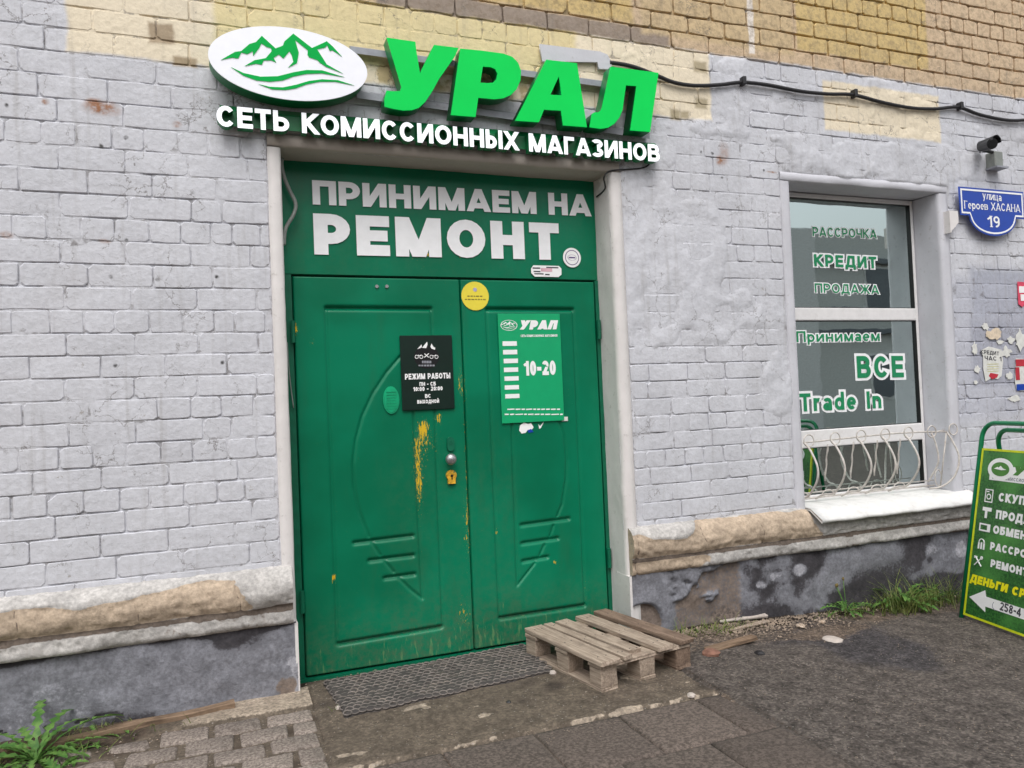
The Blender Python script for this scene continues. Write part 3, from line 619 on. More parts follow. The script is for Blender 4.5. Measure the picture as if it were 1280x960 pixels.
def brick_mesh(x0, x1, z0, z1, k):
    rawb = z0 > 3.35; g = rnd.uniform(.004, .006) if rawb else rnd.uniform(.0022, .0036); x0 += g; x1 -= g; z0 += g; z1 -= g
    cs = [rnd.uniform(.004, .016) for _ in range(4)] if rawb or rnd.random() < .6 else [rnd.uniform(.003, .007) for _ in range(4)]
    if rnd.random() < .08: cs[rnd.randrange(4)] = rnd.uniform(.02, .035)
    jj = .0038 if rawb else .0020; J = lambda: rnd.uniform(-jj, jj); mx = (x0 + x1) / 2
    P = [(x0 + cs[0], z0), (mx, z0), (x1 - cs[1], z0), (x1, z0 + cs[1]), (x1, z1 - cs[2]), (x1 - cs[2], z1), (mx, z1), (x0 + cs[3], z1), (x0, z1 - cs[3]), (x0, z0 + cs[0])]
    P = [(x + J(), z + J()) for x, z in P]; n = len(P); yf = rnd.uniform(-.0022, .0006) - (.003 if rawb else 0); c = ((x0 + x1) / 2, (z0 + z1) / 2); ty = rnd.uniform(-.001, .001); tz = rnd.uniform(-.0012, .0008)
    fy = lambda x, z: yf + ty * (x - c[0]) / (x1 - x0) * 2 + tz * (z - c[1]) / (z1 - z0) * 2
    V = [(x, .022, z) for x, z in P] + [(x, fy(x, z) + .003, z) for x, z in P] + [(x + (.0035 if x < c[0] else -.0035) * (abs(x - c[0]) > .01), fy(x, z), z + (.003 if z < c[1] else -.003)) for x, z in P] + [(c[0], yf - .001, c[1])]
    F = []
    for q in (0, 1): F += [(q * n + i, q * n + (i + 1) % n, (q + 1) * n + (i + 1) % n, (q + 1) * n + i) for i in range(n)]
    F += [(2 * n + i, 2 * n + (i + 1) % n, 3 * n) for i in range(n)]
    return V, F
def to_px(p):
    c = MC.T @ (np.array(p, float) - CAM); return 640 + F_PX * c[0] / c[2], 480 - F_PX * c[1] / c[2], c[2]
out = []
for (x0, x1, z0, z1, k) in bricks:
    segs = [(x0, x1)]; za, zb = z0, z1
    if zb < ZB + .02: continue
    za = max(za, ZB)
    for (a, b, c_, d_) in NOBR:
        if za >= d_ - .012: continue
        if d_ - za < .45 * (z1 - z0):      # opening band only nibbles the course
            if any(s1 > a and s0 < b for s0, s1 in segs): za = d_
            continue
        ns = []
        for s0, s1 in segs:
            if s1 <= a or s0 >= b: ns.append((s0, s1)); continue
            if s0 < a: ns.append((s0, a))
            if s1 > b: ns.append((b, s1))
        segs = ns
    for s0, s1 in segs:
        if s1 - s0 > .035 and zb - za > .03: out.append((s0, s1, za, zb, k))
def vis(b):
    u, v, dz = to_px(((b[0] + b[1]) / 2, 0, (b[2] + b[3]) / 2))
    inside = -30 < u < 1310 and -30 < v < 990
    return (b[1] - b[0]) * (b[3] - b[2]) / dz ** 2 if inside else 0
out.sort(key=vis, reverse=True)
for i, b in enumerate(out):
    if i < 295:
        V, F = brick_mesh(*b); mk('brick', V, F, M_wall, wall)
    else:
        if i == 295: mb = MB()
        mb.add(*brick_mesh(*b))
tag(mb.build('bricks', M_wall, wall), kind='stuff')

# door and window reveals: rendered bands that turn the corner
def band(name, prof, t0, t1, axis, mat, step=.025, amp=.003, seed=0, parent=None):
    """prof: list of (a, y) with a = position across the band, swept along z ('z') or x ('x')"""
    ts = lines(t0, t1, step); pr_ = []
    for (a0, y0), (a1, y1) in zip(prof[:-1], prof[1:]):
        n = max(1, int(math.hypot(a1 - a0, y1 - y0) / .02))
        for i in range(n): pr_.append((a0 + (a1 - a0) * i / n, y0 + (y1 - y0) * i / n))
    pr_.append(prof[-1]); pa = np.array(pr_); T, Q = np.meshgrid(ts, np.arange(len(pa)), indexing='ij'); a = pa[Q, 0]; yy = pa[Q, 1]
    d = (fbm(T * 5, Q * .35, seed) - .5) * amp * 3 + (fbm(T * 22, Q * .8, seed + 3) - .5) * amp
    a = a + d * .8; yy = yy + (d if True else 0)
    P = np.stack([a, yy, T], -1) if axis == 'z' else np.stack([T, yy, a], -1)
    return child(grid(name, P, mat, None))
band('door_jamb', [(DX0 - .062, .012), (DX0 - .06, -.007), (DX0 - .008, -.007), (DX0, .004), (DX0, .26)], .02, DTOP, 'z', M_jamb, seed=1)
band('door_jamb', [(DX1, .26), (DX1, .01), (DX1 + .012, -.007), (DX1 + .07, -.006), (DX1 + .075, .012)], .0, DTOP, 'z', M_jamb, seed=2)
band('door_lintel', [(DTOP, .26), (DTOP, .006), (DTOP + .006, -.008), (DTOP + .06, -.006), (DTOP + .065, .012)], DX0 - .06, DX1 + .07, 'x', M_lintel, seed=3)
band('window_reveal', [(WX0 - .07, .012), (WX0 - .068, -.006), (WX0 - .006, -.006), (WX0, .004), (WX0, .30)], WZ0 + .02, WZ1, 'z', M_reveal, seed=4)
band('window_reveal', [(WX1, .30), (WX1, .01), (WX1 + .01, -.004), (WX1 + .08, -.004), (WX1 + .085, .012)], WZ0 + .02, WZ1, 'z', M_reveal, seed=5)
band('window_lintel', [(WZ1, .30), (WZ1, .006), (WZ1 + .006, .0), (WZ1 + .05, .0), (WZ1 + .055, .008)], WX0 - .065, WX1 + .08, 'x', M_reveal, seed=6)

# cornice over the plinth and the plinth itself
def cornice(x0, x1, seed, right):
    prof = [(.03, .625), (-.004, .602), (-.035, .588), (-.062, .565), (-.078, .535), (-.083, .50), (-.078, .465), (-.064, .44), (-.052, .43), (-.05, .42), (-.054, .41), (-.056, .36), (-.05, .345), (-.03, .337), (.02, .333)]
    pts = []
    for (y0, z0), (y1, z1) in zip(prof[:-1], prof[1:]):
        n = max(1, int(math.hypot(y1 - y0, z1 - z0) / .009))
        for i in range(n): pts.append((y0 + (y1 - y0) * i / n, z0 + (z1 - z0) * i / n))
    pts.append(prof[-1]); pa = np.array(pts); xs = lines(x0, x1, .011); XX, Q = np.meshgrid(xs, np.arange(len(pa)), indexing='ij'); yy, zz = pa[Q, 0].copy(), pa[Q, 1].copy()
    nb = fbm(XX * 5, zz * 9, seed, 5) - .5; nf = fbm(XX * 24, zz * 30, seed + 5, 4) - .5
    if not right:
        lim_top = .575 - .018 * sstep(-.15, -.5, XX) + .02 * sstep(-.3, -.15, XX) - .01 * sstep(-.1, 0, XX)
        st = sstep(.0, .02, lim_top - zz + nb * .05) * sstep(.425, .435, zz) * sstep(.06, .02, XX + nb * .3 + .10 * sstep(.5, .45, zz) * 0)
        white_b = 0
    else:
        lim = .605 - .075 * sstep(2.55, 2.42, XX) * (1 - .6 * sstep(2.25, 2.12, XX)) - .03 * sstep(2.65, 2.75, XX) * 0
        st = sstep(.0, .02, lim - zz + nb * .045) * sstep(.425, .435, zz) * sstep(3.42, 3.36, XX + nb * .1)
        st = np.clip(st + sstep(2.55, 2.4, XX + nb * .5) * sstep(.43, .40, zz) , 0, 1)
    body = sstep(.625, .6, zz) * sstep(.333, .345, zz)
    if right: zz -= .035 * sstep(3.33, 3.37, XX) * sstep(.43, .52, zz); yy += .018 * sstep(3.33, 3.37, XX) * sstep(.43, .46, zz)
    pit = sstep(.64, .70, fbm(XX * 30, zz * 40, seed + 21, 3)); yy += body * (nb * .028 + nf * .013 + pit * .006) + st * .010 * body; zz += body * nb * .014
    crack = sstep(.012, .0, abs(np.modf((XX + 9 + nb * .1) / .42)[0] - .5) * .42) * st; yy += crack * .008
    A = np.zeros(XX.shape + (4,)); A[..., 3] = 1; A[..., 0] = st; A[..., 1] = np.clip(.75 * sstep(.44, .425, zz) * sstep(.40, .415, zz) + .6 * crack + .45 * sstep(.55, .65, fbm(XX * 8, zz * 14, seed + 9)) * (1 - st) * sstep(.5, .42, zz) + .5 * sstep(.345, .335, zz), 0, 1)
    o = grid('cornice', np.stack([XX, yy, zz], -1), M_cornice, None, attr=A)
    # end cap towards the door
    e = 0 if right else -1; ring = [(float(XX[e, i]), float(yy[e, i]), float(zz[e, i])) for i in range(len(pa))]
    me = mk('cap', [(XX[e, 0], .03, .5)] + ring, [(0, i + 1, i + 2) for i in range(len(ring) - 1)], M_cornice, mesh_only=True)
    ca = me.color_attributes.new('Col', 'FLOAT_COLOR', 'POINT'); ca.data.foreach_set('color', [.6, .3, 0, 1] * (len(ring) + 1))
    c = bpy.data.objects.new('cornice_end', me); link(c, o); child(o); return o
cornice(-2.5, DX0 - .012, 101, False); cornice(DX1 + .012, 7.2, 131, True)
def plinth(x0, x1, seed, right):
    xs = lines(x0, x1, .012); zs = lines(-.12, .345, .011); XX, ZZ = np.meshgrid(xs, zs, indexing='ij')
    nb = fbm(XX * 3, ZZ * 4, seed, 5) - .5; nf = fbm(XX * 18, ZZ * 18, seed + 4, 4) - .5; yy = -.022 + nb * .03 + nf * .010
    A = np.zeros(XX.shape + (4,)); A[..., 3] = 1
    if right:
        dark = sstep(2.5, 3.1, XX + nb * 1.2) * (.60 + .6 * nb) * sstep(.85, .55, fbm(XX * 2.4, ZZ * 3, 7)); peel = sstep(.53, .545, fbm(XX * 3.2 + 1, ZZ * 4.5, 206, 5) + .05 * sstep(2.4, 2.6, XX) * sstep(2.8, 2.65, XX)) * sstep(2.3, 2.4, XX) * sstep(2.9, 2.8, XX)
        lt = np.zeros_like(XX)
        for (cx, cz, r) in ((3.05, .22, .07), (3.25, .24, .06), (2.95, .18, .05), (4.35, .24, .12), (4.6, .22, .09), (2.62, .25, .06)): lt = np.maximum(lt, sstep(r, r * .4, np.hypot(XX - cx, (ZZ - cz) * 1.3) + nf * .06 + nb * .1))
        brickhole = sstep(.15, .12, np.hypot((XX - 2.14) * 1.0, (ZZ - .06) * 1.1) + nb * .12); yy += .02 * peel + .035 * brickhole - .006 * (1 - peel)
        A[..., 0] = np.clip(dark + .35 * sstep(.1, .0, ZZ + nb * .2), 0, 1) * (1 - .6 * lt); A[..., 1] = np.clip(lt * .55 + .3 * sstep(.5, .7, fbm(XX * 5, ZZ * 5, 64)), 0, 1); A[..., 2] = np.clip(.55 * peel + .95 * brickhole + .4 * sstep(.56, .66, fbm(XX * 4, ZZ * 4, 19)) * sstep(.2, .1, ZZ), 0, 1)
    else:
        cr = sstep(.012, .0, abs(fbm(XX * 3.3, ZZ * 5, 88, 3) - .5)) * sstep(-.35, -.6, XX); yy += cr * .01
        A[..., 0] = np.clip(.55 * sstep(.25, .05, np.abs(XX - .02 + (ZZ - .2) * -.3)) * sstep(.1, .3, ZZ) + .55 * sstep(.30, .34, ZZ) + cr * .8 + .25 * sstep(.1, 0, ZZ) + .35 * sstep(.5, .65, fbm(XX * 2.5, ZZ * 5, 12)), 0, 1)
        A[..., 1] = .5 * sstep(.24, .28, XX) * sstep(.3, .1, ZZ) + .42 * sstep(.5, .62, fbm(XX * 2.4 + 4, ZZ * 6, 14)); A[..., 2] = .6 * sstep(.06, .02, np.hypot(XX - .24, ZZ - .05) + nf * .1) + .3 * sstep(.6, .68, fbm(XX * 4 + 4, ZZ * 9, 15))
    o = child(grid('plinth', np.stack([XX, yy, ZZ], -1), M_plinth, None, attr=A)); return o
plinth(-2.5, DX0 - .004, 151, False); plinth(DX1 + .004, 7.2, 171, True)
for xe in (DX0 - .012, DX1 - .003): child(MB().box(xe, xe + .015, -.026, .12, -.1, .335).build('plinth_corner', M_jamb))
# body behind the front so that it is a solid house
e_ = MB(); e_.box(-2.5, DX0 - .02, .03, .29, -.1, 5); e_.box(DX1 + .02, WX0 - .02, .03, .29, -.1, 5); e_.box(WX1 + .02, 7.2, .03, .29, -.1, 5); e_.box(DX0 - .02, DX1 + .02, .03, .29, DTOP + .02, 5); e_.box(WX0 - .02, WX1 + .02, .03, .29, WZ1 + .02, 5); e_.box(WX0 - .02, WX1 + .02, .03, .29, -.1, WZ0)
child(e_.build('wall_core', M_reveal))

# ------------------------------------------------------------------ double door
LF = .185
door = child(empty('double_door', (0, 0, 0)))
def gro(X, Z, segs, w=.0085, dep=.0065):
    y = np.zeros_like(X)
    for (x0, z0, x1, z1) in segs:
        dx, dz = x1 - x0, z1 - z0; L2 = dx * dx + dz * dz + 1e-12; t = np.clip(((X - x0) * dx + (Z - z0) * dz) / L2, 0, 1); d = np.hypot(X - x0 - t * dx, Z - z0 - t * dz)
        y = np.maximum(y, np.exp(-(d / w) ** 2))
    return y * dep
def pseg(pts): 
    w_ = [xz(*p, LF) for p in pts]; return [(a[0], a[1], b[0], b[1]) for a, b in zip(w_[:-1], w_[1:])]
def leaf(name, x0, x1, segs, deepsegs, wear):
    xs = lines(x0, x1, .0052); zs = lines(.004, 2.012, .0052); X, Z = np.meshgrid(xs, zs, indexing='ij')
    Y = LF + gro(X, Z, segs, .0075, .009) + gro(X, Z, deepsegs, .010, .015); Y += (fbm(X * 2.2, Z * 2.2, 300) - .5) * .006
    ed = np.minimum(np.minimum(X - xs[0], xs[-1] - X), np.minimum(Z - zs[0], zs[-1] - Z)); Y += .008 * (1 - sstep(0, .006, ed)); Y[0, :] += .03; Y[-1, :] += .03; Y[:, 0] += .03; Y[:, -1] += .03
    A = np.zeros(X.shape + (4,)); A[..., 3] = 1; A[..., 0] = wear(X, Z)
    A[..., 1] = .75 * sstep(.5, .0, Z) ** 1.5 + .15 * sstep(1.25, .9, Z) * sstep(.7, .85, X) * sstep(1.6, 1.45, X)
    return grid(name, np.stack([X, Y, Z], -1), M_door, door, attr=A)
def wearL(X, Z):
    def b(px, py, rx, rz, a): x, z = xz(px, py, LF); return a * np.exp(-(((X - x) / rx) ** 2 + ((Z - z) / rz) ** 2))
    return np.clip(b(529, 533, .028, .05, .80) + b(548, 522, .022, .03, .85) + b(532, 552, .11, .10, .60) + b(524, 600, .05, .16, .48) + b(575, 480, .02, .08, .7) + b(566, 595, .03, .03, .8) + b(583, 660, .025, .25, .6) + b(583, 560, .012, .4, .85) + b(580, 770, .05, .12, .6) + b(366, 412, .03, .05, 1.1) + b(524, 610, .02, .25, .45) + b(520, 845, .3, .05, .5) + b(417, 723, .02, .03, .9) + b(390, 430, .02, .03, .5), 0, 1.3)
def wearR(X, Z):
    def b(px, py, rx, rz, a): x, z = xz(px, py, LF); return a * np.exp(-(((X - x) / rx) ** 2 + ((Z - z) / rz) ** 2))
    return np.clip(b(584, 640, .02, .3, .8) + b(586, 800, .03, .12, .7) + b(580, 480, .02, .3, .5) + b(731, 740, .02, .08, .5) + b(690, 810, .3, .04, .35) + b(694, 703, .015, .015, 1.0) + b(621, 665, .01, .03, .8), 0, 1.2)
arcL = [(500, 446), (483, 466), (466, 492), (453, 520), (445, 550), (441.5, 580), (443, 610), (449, 640), (461, 671)]
L_s = pseg([(407, 384.5), (539, 385.5), (553.6, 783), (422, 805), (407, 384.5)]) + pseg(arcL) + pseg([(466, 680), (475, 694)]) + pseg([(482, 703), (492, 715)]) + pseg([(500, 724), (513, 737), (528, 748.5), (517, 515)])
L_d = pseg([(443, 679), (516, 670)]) + pseg([(462, 701), (516.5, 694.5)]) + pseg([(481, 723), (518, 718)]) + pseg([(424, 805.5), (551, 784)]) + pseg([(409, 385), (537, 386)])
arcR = [(700, 529), (706, 548), (708.5, 575), (707.5, 600), (703, 630), (697, 645)]
R_s = pseg([(608, 386), (716.5, 386.5), (731.5, 757), (624.5, 773), (608, 386)]) + pseg(arcR) + pseg([(692, 657), (688, 670)]) + pseg([(681, 681), (675, 694)]) + pseg([(669, 704), (647, 732), (640, 530)])
R_d = pseg([(652, 656.5), (711, 648.5)]) + pseg([(653, 679.5), (697.5, 673)]) + pseg([(654, 702), (684.5, 696.5)]) + pseg([(626, 773), (730, 757)]) + pseg([(610, 386.5), (715, 387)])
leaf('door_leaf', .352, 1.2285, L_s, L_d, wearL); leaf('door_leaf', 1.2345, 2.052, R_s, R_d, wearR)
xs = lines(.30, 2.08, .02); zs = lines(2.022, 2.605, .02); X, Z = np.meshgrid(xs, zs, indexing='ij'); A = np.zeros(X.shape + (4,)); A[..., 3] = 1
for (px, py, r, a) in ((520, 318, .05, .55), (652, 252, .02, .8), (654, 322, .03, .6), (576, 322, .03, .5), (534, 318, .02, 1.0)):
    x, z = xz(px, py, .2); A[..., 0] += a * np.exp(-(((X - x) / r) ** 2 + ((Z - z) / r) ** 2))
A[..., 1] = .1
grid('transom_panel', np.stack([X, .195 + (fbm(X * 2, Z * 2, 44) - .5) * .006, Z], -1), M_door, door, attr=A)
f = MB(); f.box(.30, .347, .192, .26, 0, 2.018); f.box(2.057, 2.08, .192, .26, 0, 2.018); f.box(.347, 2.057, .235, .26, 0, 2.018); f.box(.30, 2.08, .215, .26, 2.018, 2.605); f.box(.30, 2.08, .17, .26, -.05, -.002); f.build('door_frame', M_dgreen, door)
def hinge(px, py, x):
    z = xz(px, py, .18)[1]; m = MB(); m.tube([(x, .172, z - .055), (x, .172, z + .055)], .011, 10); m.tube([(x, .172, z - .002), (x, .172, z + .002)], .0125, 10); m.build('hinge', M_door if False else M_dgreen, door)
hinge(366, 415, .345); hinge(377, 752, .345); hinge(748, 412, 2.062); hinge(763, 697, 2.062)
# knob, lock rose, keyhole cover
x, z = xz(563.5, 574, .15); m = MB(); m.tube([(x, .19, z), (x, .155, z)], .012, 12); m.build('knob_neck', M_steel, door)
def ball(name, c, r, mat, parent, sq=1.0):
    V = []; F = []; n, k = 14, 9
    for i in range(k + 1):
        t = PI * i / k
        for j in range(n): a = 2 * PI * j / n; V.append((c[0] + r * math.sin(t) * math.cos(a), c[1] - r * sq * math.cos(t), c[2] + r * math.sin(t) * math.sin(a)))
    for i in range(k):
        for j in range(n): F.append((i * n + j, i * n + (j + 1) % n, (i + 1) * n + (j + 1) % n, (i + 1) * n + j))
    return mk(name, V, F, mat, parent, True)
ball('door_knob', (x, .145, z), .031, M_steel, door, .75)
def disc(mb, cx, cz, rx, rz, y0, y1, n=28, a0=0): return mb.prism([(cx + rx * math.cos(a0 + 2 * PI * i / n), cz + rz * math.sin(a0 + 2 * PI * i / n)) for i in range(n)], y0, y1)
def ringm(mb, cx, cz, r0, r1, y, n=28, rz=1.0, y1=None):
    V = []; F = []
    for i in range(n):
        a = 2 * PI * i / n; c, s = math.cos(a), math.sin(a); V += [(cx + r0 * c, y, cz + r0 * s * rz), (cx + r1 * c, y, cz + r1 * s * rz)]
    for i in range(n): j = (i + 1) % n; F.append((2 * i, 2 * i + 1, 2 * j + 1, 2 * j))
    if y1 is not None:
        b = len(V)
        for i in range(n):
            a = 2 * PI * i / n; c, s = math.cos(a), math.sin(a); V += [(cx + r0 * c, y1, cz + r0 * s * rz), (cx + r1 * c, y1, cz + r1 * s * rz)]
        for i in range(n): j = (i + 1) % n; F += [(2 * i, 2 * j, b + 2 * j, b + 2 * i), (2 * i + 1, b + 2 * i + 1, b + 2 * j + 1, 2 * j + 1)]
    return mb.add(V, F)
x, z = xz(563, 555, .18); m = MB(); m.prism([(x + .020 * math.cos(a * PI / 8), z + (.018 if 0 < a < 8 else -.018) * (1 if a <= 8 else 1) + .02 * math.sin(a * PI / 8)) for a in range(16)], .172, .19); ringm(m, x, z + .01, .005, .010, .170, 14, 1, .172); m.build('keyhole_plate', M_dgreen, door)
x, z = xz(564, 594, .18); m = MB(); disc(m, x, z, .028, .028, .170, .19, 20); m.box(x - .02, x + .02, .168, .19, z - .045, z); m.build('lock_cover', M_yel if False else simple('chipped_yellow_enamel', lin(196, 150, 40), .5, var=.4, sc=70, dirt=(lin(0, 84, 58, .62), 1.0)), door); m = MB(); disc(m, x, z - .002, .007, .007, .1655, .167, 10); m.box(x - .003, x + .003, .1655, .167, z - .022, z - .004); m.build('keyhole', M_black, door)
x, z = xz(489, 500, .18); m = MB(); disc(m, x, z, .043, .072, .178, .19, 28); disc(m, x, z, .036, .063, .175, .1779, 28)
for i in range(7): m.box(x - .026, x + .026, .172, .1752, z - .046 + i * .0145, z - .040 + i * .0145)
m.build('oval_badge', M_door if False else simple('green_badge_paint', lin(0, 130, 90, .62), .4, bmp=0), door)
m = MB(); 
for p in ((471, 358), (483.5, 358)): x, z = xz(*p, .18); disc(m, x, z, .009, .009, .176, .19, 12)
for p in ((492, 359.5),): pass
m.build('bolt', M_steel, door)
for t_, xa_, xb_ in (('ПРИНИМАЕМ', 391, 671), ('НА', 686, 739)):
    f_ = lambda v: (v - 391) / 348
    m = MB(); wall_text(m, t_, (xa_, 255.5 + 15 * f_(xa_)), (xb_, 255.5 + 15 * f_(xb_)), (xa_ - 2, 225 + 18.5 * f_(xa_)), .1885, w=.24, gap=.08); m.build('lettering', M_white, door)
m = MB(); wall_text(m, 'РЕМОНТ', (393, 318), (700, 325), (390, 266.5), .1885, w=.27, gap=.12); m.build('lettering', M_white, door)

# ------------------------------------------------------------------ window
win = child(empty('shop_window', (0, 0, 0)))
fx0, fx1, fz0, fz1 = WX0 + .002, 4.605, WZ0 + .03, WZ1 - .004
def zz_(px, py, y=WY): return xz(px, py, y)[1]
rail1_t, rail1_b = zz_(1070, 385.3), zz_(1070, 401); rail2_t, rail2_b = zz_(1075, 533.5), zz_(1075, 555); bot_t = zz_(1075, 612)
GXL, GXR = 3.40, xz(1140, 300, WY)[0] - .02
top_b = zz_(1060, 252)
m = MB(); b_ = .006
m.box(fx0, GXL, WY - .02, WY + .06, fz0, fz1, b_); m.box(GXR, fx1, WY - .02, WY + .06, fz0, fz1, b_); m.box(GXL - .003, GXR + .003, WY - .0185, WY + .058, top_b, fz1 - .001, b_)
m.box(GXL - .003, GXR + .003, WY - .017, WY + .057, rail1_b, rail1_t, b_); m.box(GXL - .003, GXR + .003, WY - .0175, WY + .057, rail2_b, rail2_t, b_); m.box(GXL - .003, GXR + .003, WY - .018, WY + .057, fz0, bot_t, b_)
fr = m.build('window_frame', M_pvc, win)
m = MB(); g_ = .004
for (a, b) in ((rail1_t, top_b), (rail2_t, rail1_b), (bot_t, rail2_b)):
    for q in ((GXL, GXL + g_, a, b), (GXR - g_, GXR, a, b), (GXL, GXR, a, a + g_), (GXL, GXR, b - g_, b)): m.box(q[0], q[1], WY - .012, WY + .012, q[2], q[3])
m.build('gasket', M_black, win)
gm, nt, bs = newmat('shop_glass'); out_ = nt.nodes['Material Output']; gl = N(nt, 'ShaderNodeBsdfGlossy'); gl.inputs['Roughness'].default_value = .015; gl.inputs['Color'].default_value = (.80, .92, .90, 1)
tr = N(nt, 'ShaderNodeBsdfTransparent'); tr.inputs[0].default_value = (.96, .985, .98, 1); mx = N(nt, 'ShaderNodeMixShader'); lw = N(nt, 'ShaderNodeFresnel'); lw.inputs[0].default_value = 1.9
nt.links.new(mth(nt, 'MULTIPLY_ADD', lw.outputs[0], .9, .56, True), mx.inputs[0]); nt.links.new(tr.outputs[0], mx.inputs[1]); nt.links.new(gl.outputs[0], mx.inputs[2]); nt.links.new(mx.outputs[0], out_.inputs[0])
bump_n = bump(nt, None, noise(nt, coords(nt), 3.5, 2, .5), .03, .02); nt.links.new(bump_n, gl.inputs['Normal'])
for (a, b) in ((rail1_t, top_b), (rail2_t, rail1_b), (bot_t, rail2_b)): MB().box(GXL + .001, GXR - .001, WY + .004, WY + .010, a + .002, b - .002).build('pane', gm, win)
M_wg = simple('green_vinyl', lin(20, 128, 82), .5, var=.03, bmp=0)
def wtext(t, bl, br, tl, w=.17, e=.10, gap=.16):
    m = MB(); wall_text(m, t, bl, br, tl, WY + .0025, w=w, e=e, gap=gap); m.build('letter_outline', M_white, win)
    m = MB(); wall_text(m, t, bl, br, tl, WY - .0005, w=w, gap=gap); m.build('lettering', M_wg, win)
wtext('РАССРОЧКА', (1016, 295), (1096, 298), (1015.5, 283.5), .16, .10); wtext('КРЕДИТ', (1018, 332.5), (1096, 335.5), (1017, 317.5), .22, .12, .18); wtext('ПРОДАЖА', (1019, 365.5), (1099, 367.5), (1018.5, 354), .15, .10)
wtext('Принимаем', (996, 427.5), (1100, 426), (995.5, 414), .16, .10); wtext('ВСЕ', (1072, 472.5), (1130, 471.5), (1070.5, 445), .22, .12, .2); wtext('Trade In', (1000, 514.5), (1102, 510), (998.5, 492), .2, .13, .17)
# room behind the glass
room = MB(); room.box(3.34, 3.36, .30, 2.6, .0, 2.9); room.box(3.2, 6.5, 2.6, 2.7, 0, 2.9); room.box(3.2, 6.5, .3, 2.7, -.05, 0); room.box(3.2, 6.5, .3, 2.7, 2.9, 2.95); room.box(6.5, 6.6, .3, 2.7, 0, 2.9); child(room.build('shop_interior', simple('dim_room_wall', (.75, .76, .74, 1), .9, bmp=0)))
cu_ = []; n = 60
for i in range(n + 1): cu_.append((4.30 + .75 * i / n, .62 + .018 * math.sin(i * 1.1) + .3 * i / n))
m = MB(); V = [(x, y, .1) for x, y in cu_] + [(x, y, 2.75) for x, y in cu_]; m.add(V, [(i, i + 1, n + 2 + i, n + 1 + i) for i in range(n)])
tag(mk('curtain', m.v, m.f, simple('grey_green_cloth', (.70, .80, .78, 1), .9, var=.06, bmp=0), None, True), 'pale grey green curtain hanging inside behind the right edge of the window', 'curtain')
m = MB(); m.box(3.5, 4.7, 1.0, 1.5, .0, 1.02, .01); ct = m.build('shop_counter', M_badgeblk); tag(ct, 'black counter inside the shop low behind the middle pane', 'counter')
MB().box(3.5, 4.7, .994, .999, .84, .855).build('counter_edge', M_rail, ct)
m = MB(); m.box(3.95, 4.35, 1.2, 1.5, 1.022, 1.32, .01); bx1 = m.build('display_device', simple('grey_device_case', lin(128, 138, 142), .5, bmp=0)); tag(bx1, 'grey boxy appliance on the black counter inside the window', 'appliance'); MB().box(4.05, 4.2, 1.195, 1.1995, 1.15, 1.22).build('display_slot', M_black, bx1)
m = MB(); m.box(4.45, 4.62, 1.25, 1.45, 1.022, 1.5, .02); tag(m.build('red_case', simple('dull_red_plastic', lin(120, 40, 45), .5, bmp=0)), 'dull red upright case on the counter beside the grey appliance', 'case')
x0_, z1_ = xz(1000, 457, WY - .004); x1_, z0_ = xz(1013, 467, WY - .004)
tag(MB().box(3.402, 3.455, WY + .0005, WY + .0035, z0_, z1_).build('price_label', M_paper), 'small white blank label stuck at the left edge of the middle pane', 'label')
m = MB()
for i in range(70):
    cx = 3.62 + .45 * rnd.random(); cz = .72 + .20 * rnd.random(); a = rnd.uniform(.2, 2.6); L = rnd.uniform(.05, .14); y_ = WY + .06 + .06 * rnd.random()
    dx, dz = math.cos(a) * L, math.sin(a) * L * .7; m.add([(cx - dx * .5, y_, cz - dz * .5), (cx + dx * .5, y_ + .02, cz + dz * .5), (cx + dx * .5 - dz * .09, y_ + .02, cz + dz * .5 + dx * .09), (cx - dx * .5 - dz * .09, y_, cz - dz * .5 + dx * .09)], [(0, 1, 2, 3)])
tag(mk('dried_plant', m.v, m.f, M_tan), 'dry pale straw heap lying inside behind the lowest pane', 'dried plant')
# tin sill
n = 24; xs_ = np.linspace(WX0 + .02, 4.74, n); V = []; F = []
for i, x in enumerate(xs_):
    w1 = .002 * math.sin(i * 1.3) + rnd.uniform(-.0012, .0012); right = x > WX1 - .01; yb = .21 if not right else .0
    V += [(x, yb, .612 if not right else .60), (x, -.02, .595), (x, -.118 + w1 * .5, .538 + w1), (x, -.120 + w1 * .5, .520 + w1), (x, -.112 + w1 * .5, .519 + w1), (x, -.02, .58)]
for i in range(n - 1):
    for j in range(5): F.append((i * 6 + j, i * 6 + j + 1, i * 6 + 7 + j, i * 6 + 6 + j))
F += [tuple(range(6)), tuple(range(6 * n - 1, 6 * n - 7, -1))]
child(mk('window_sill', V, F, M_sheet, None, True))
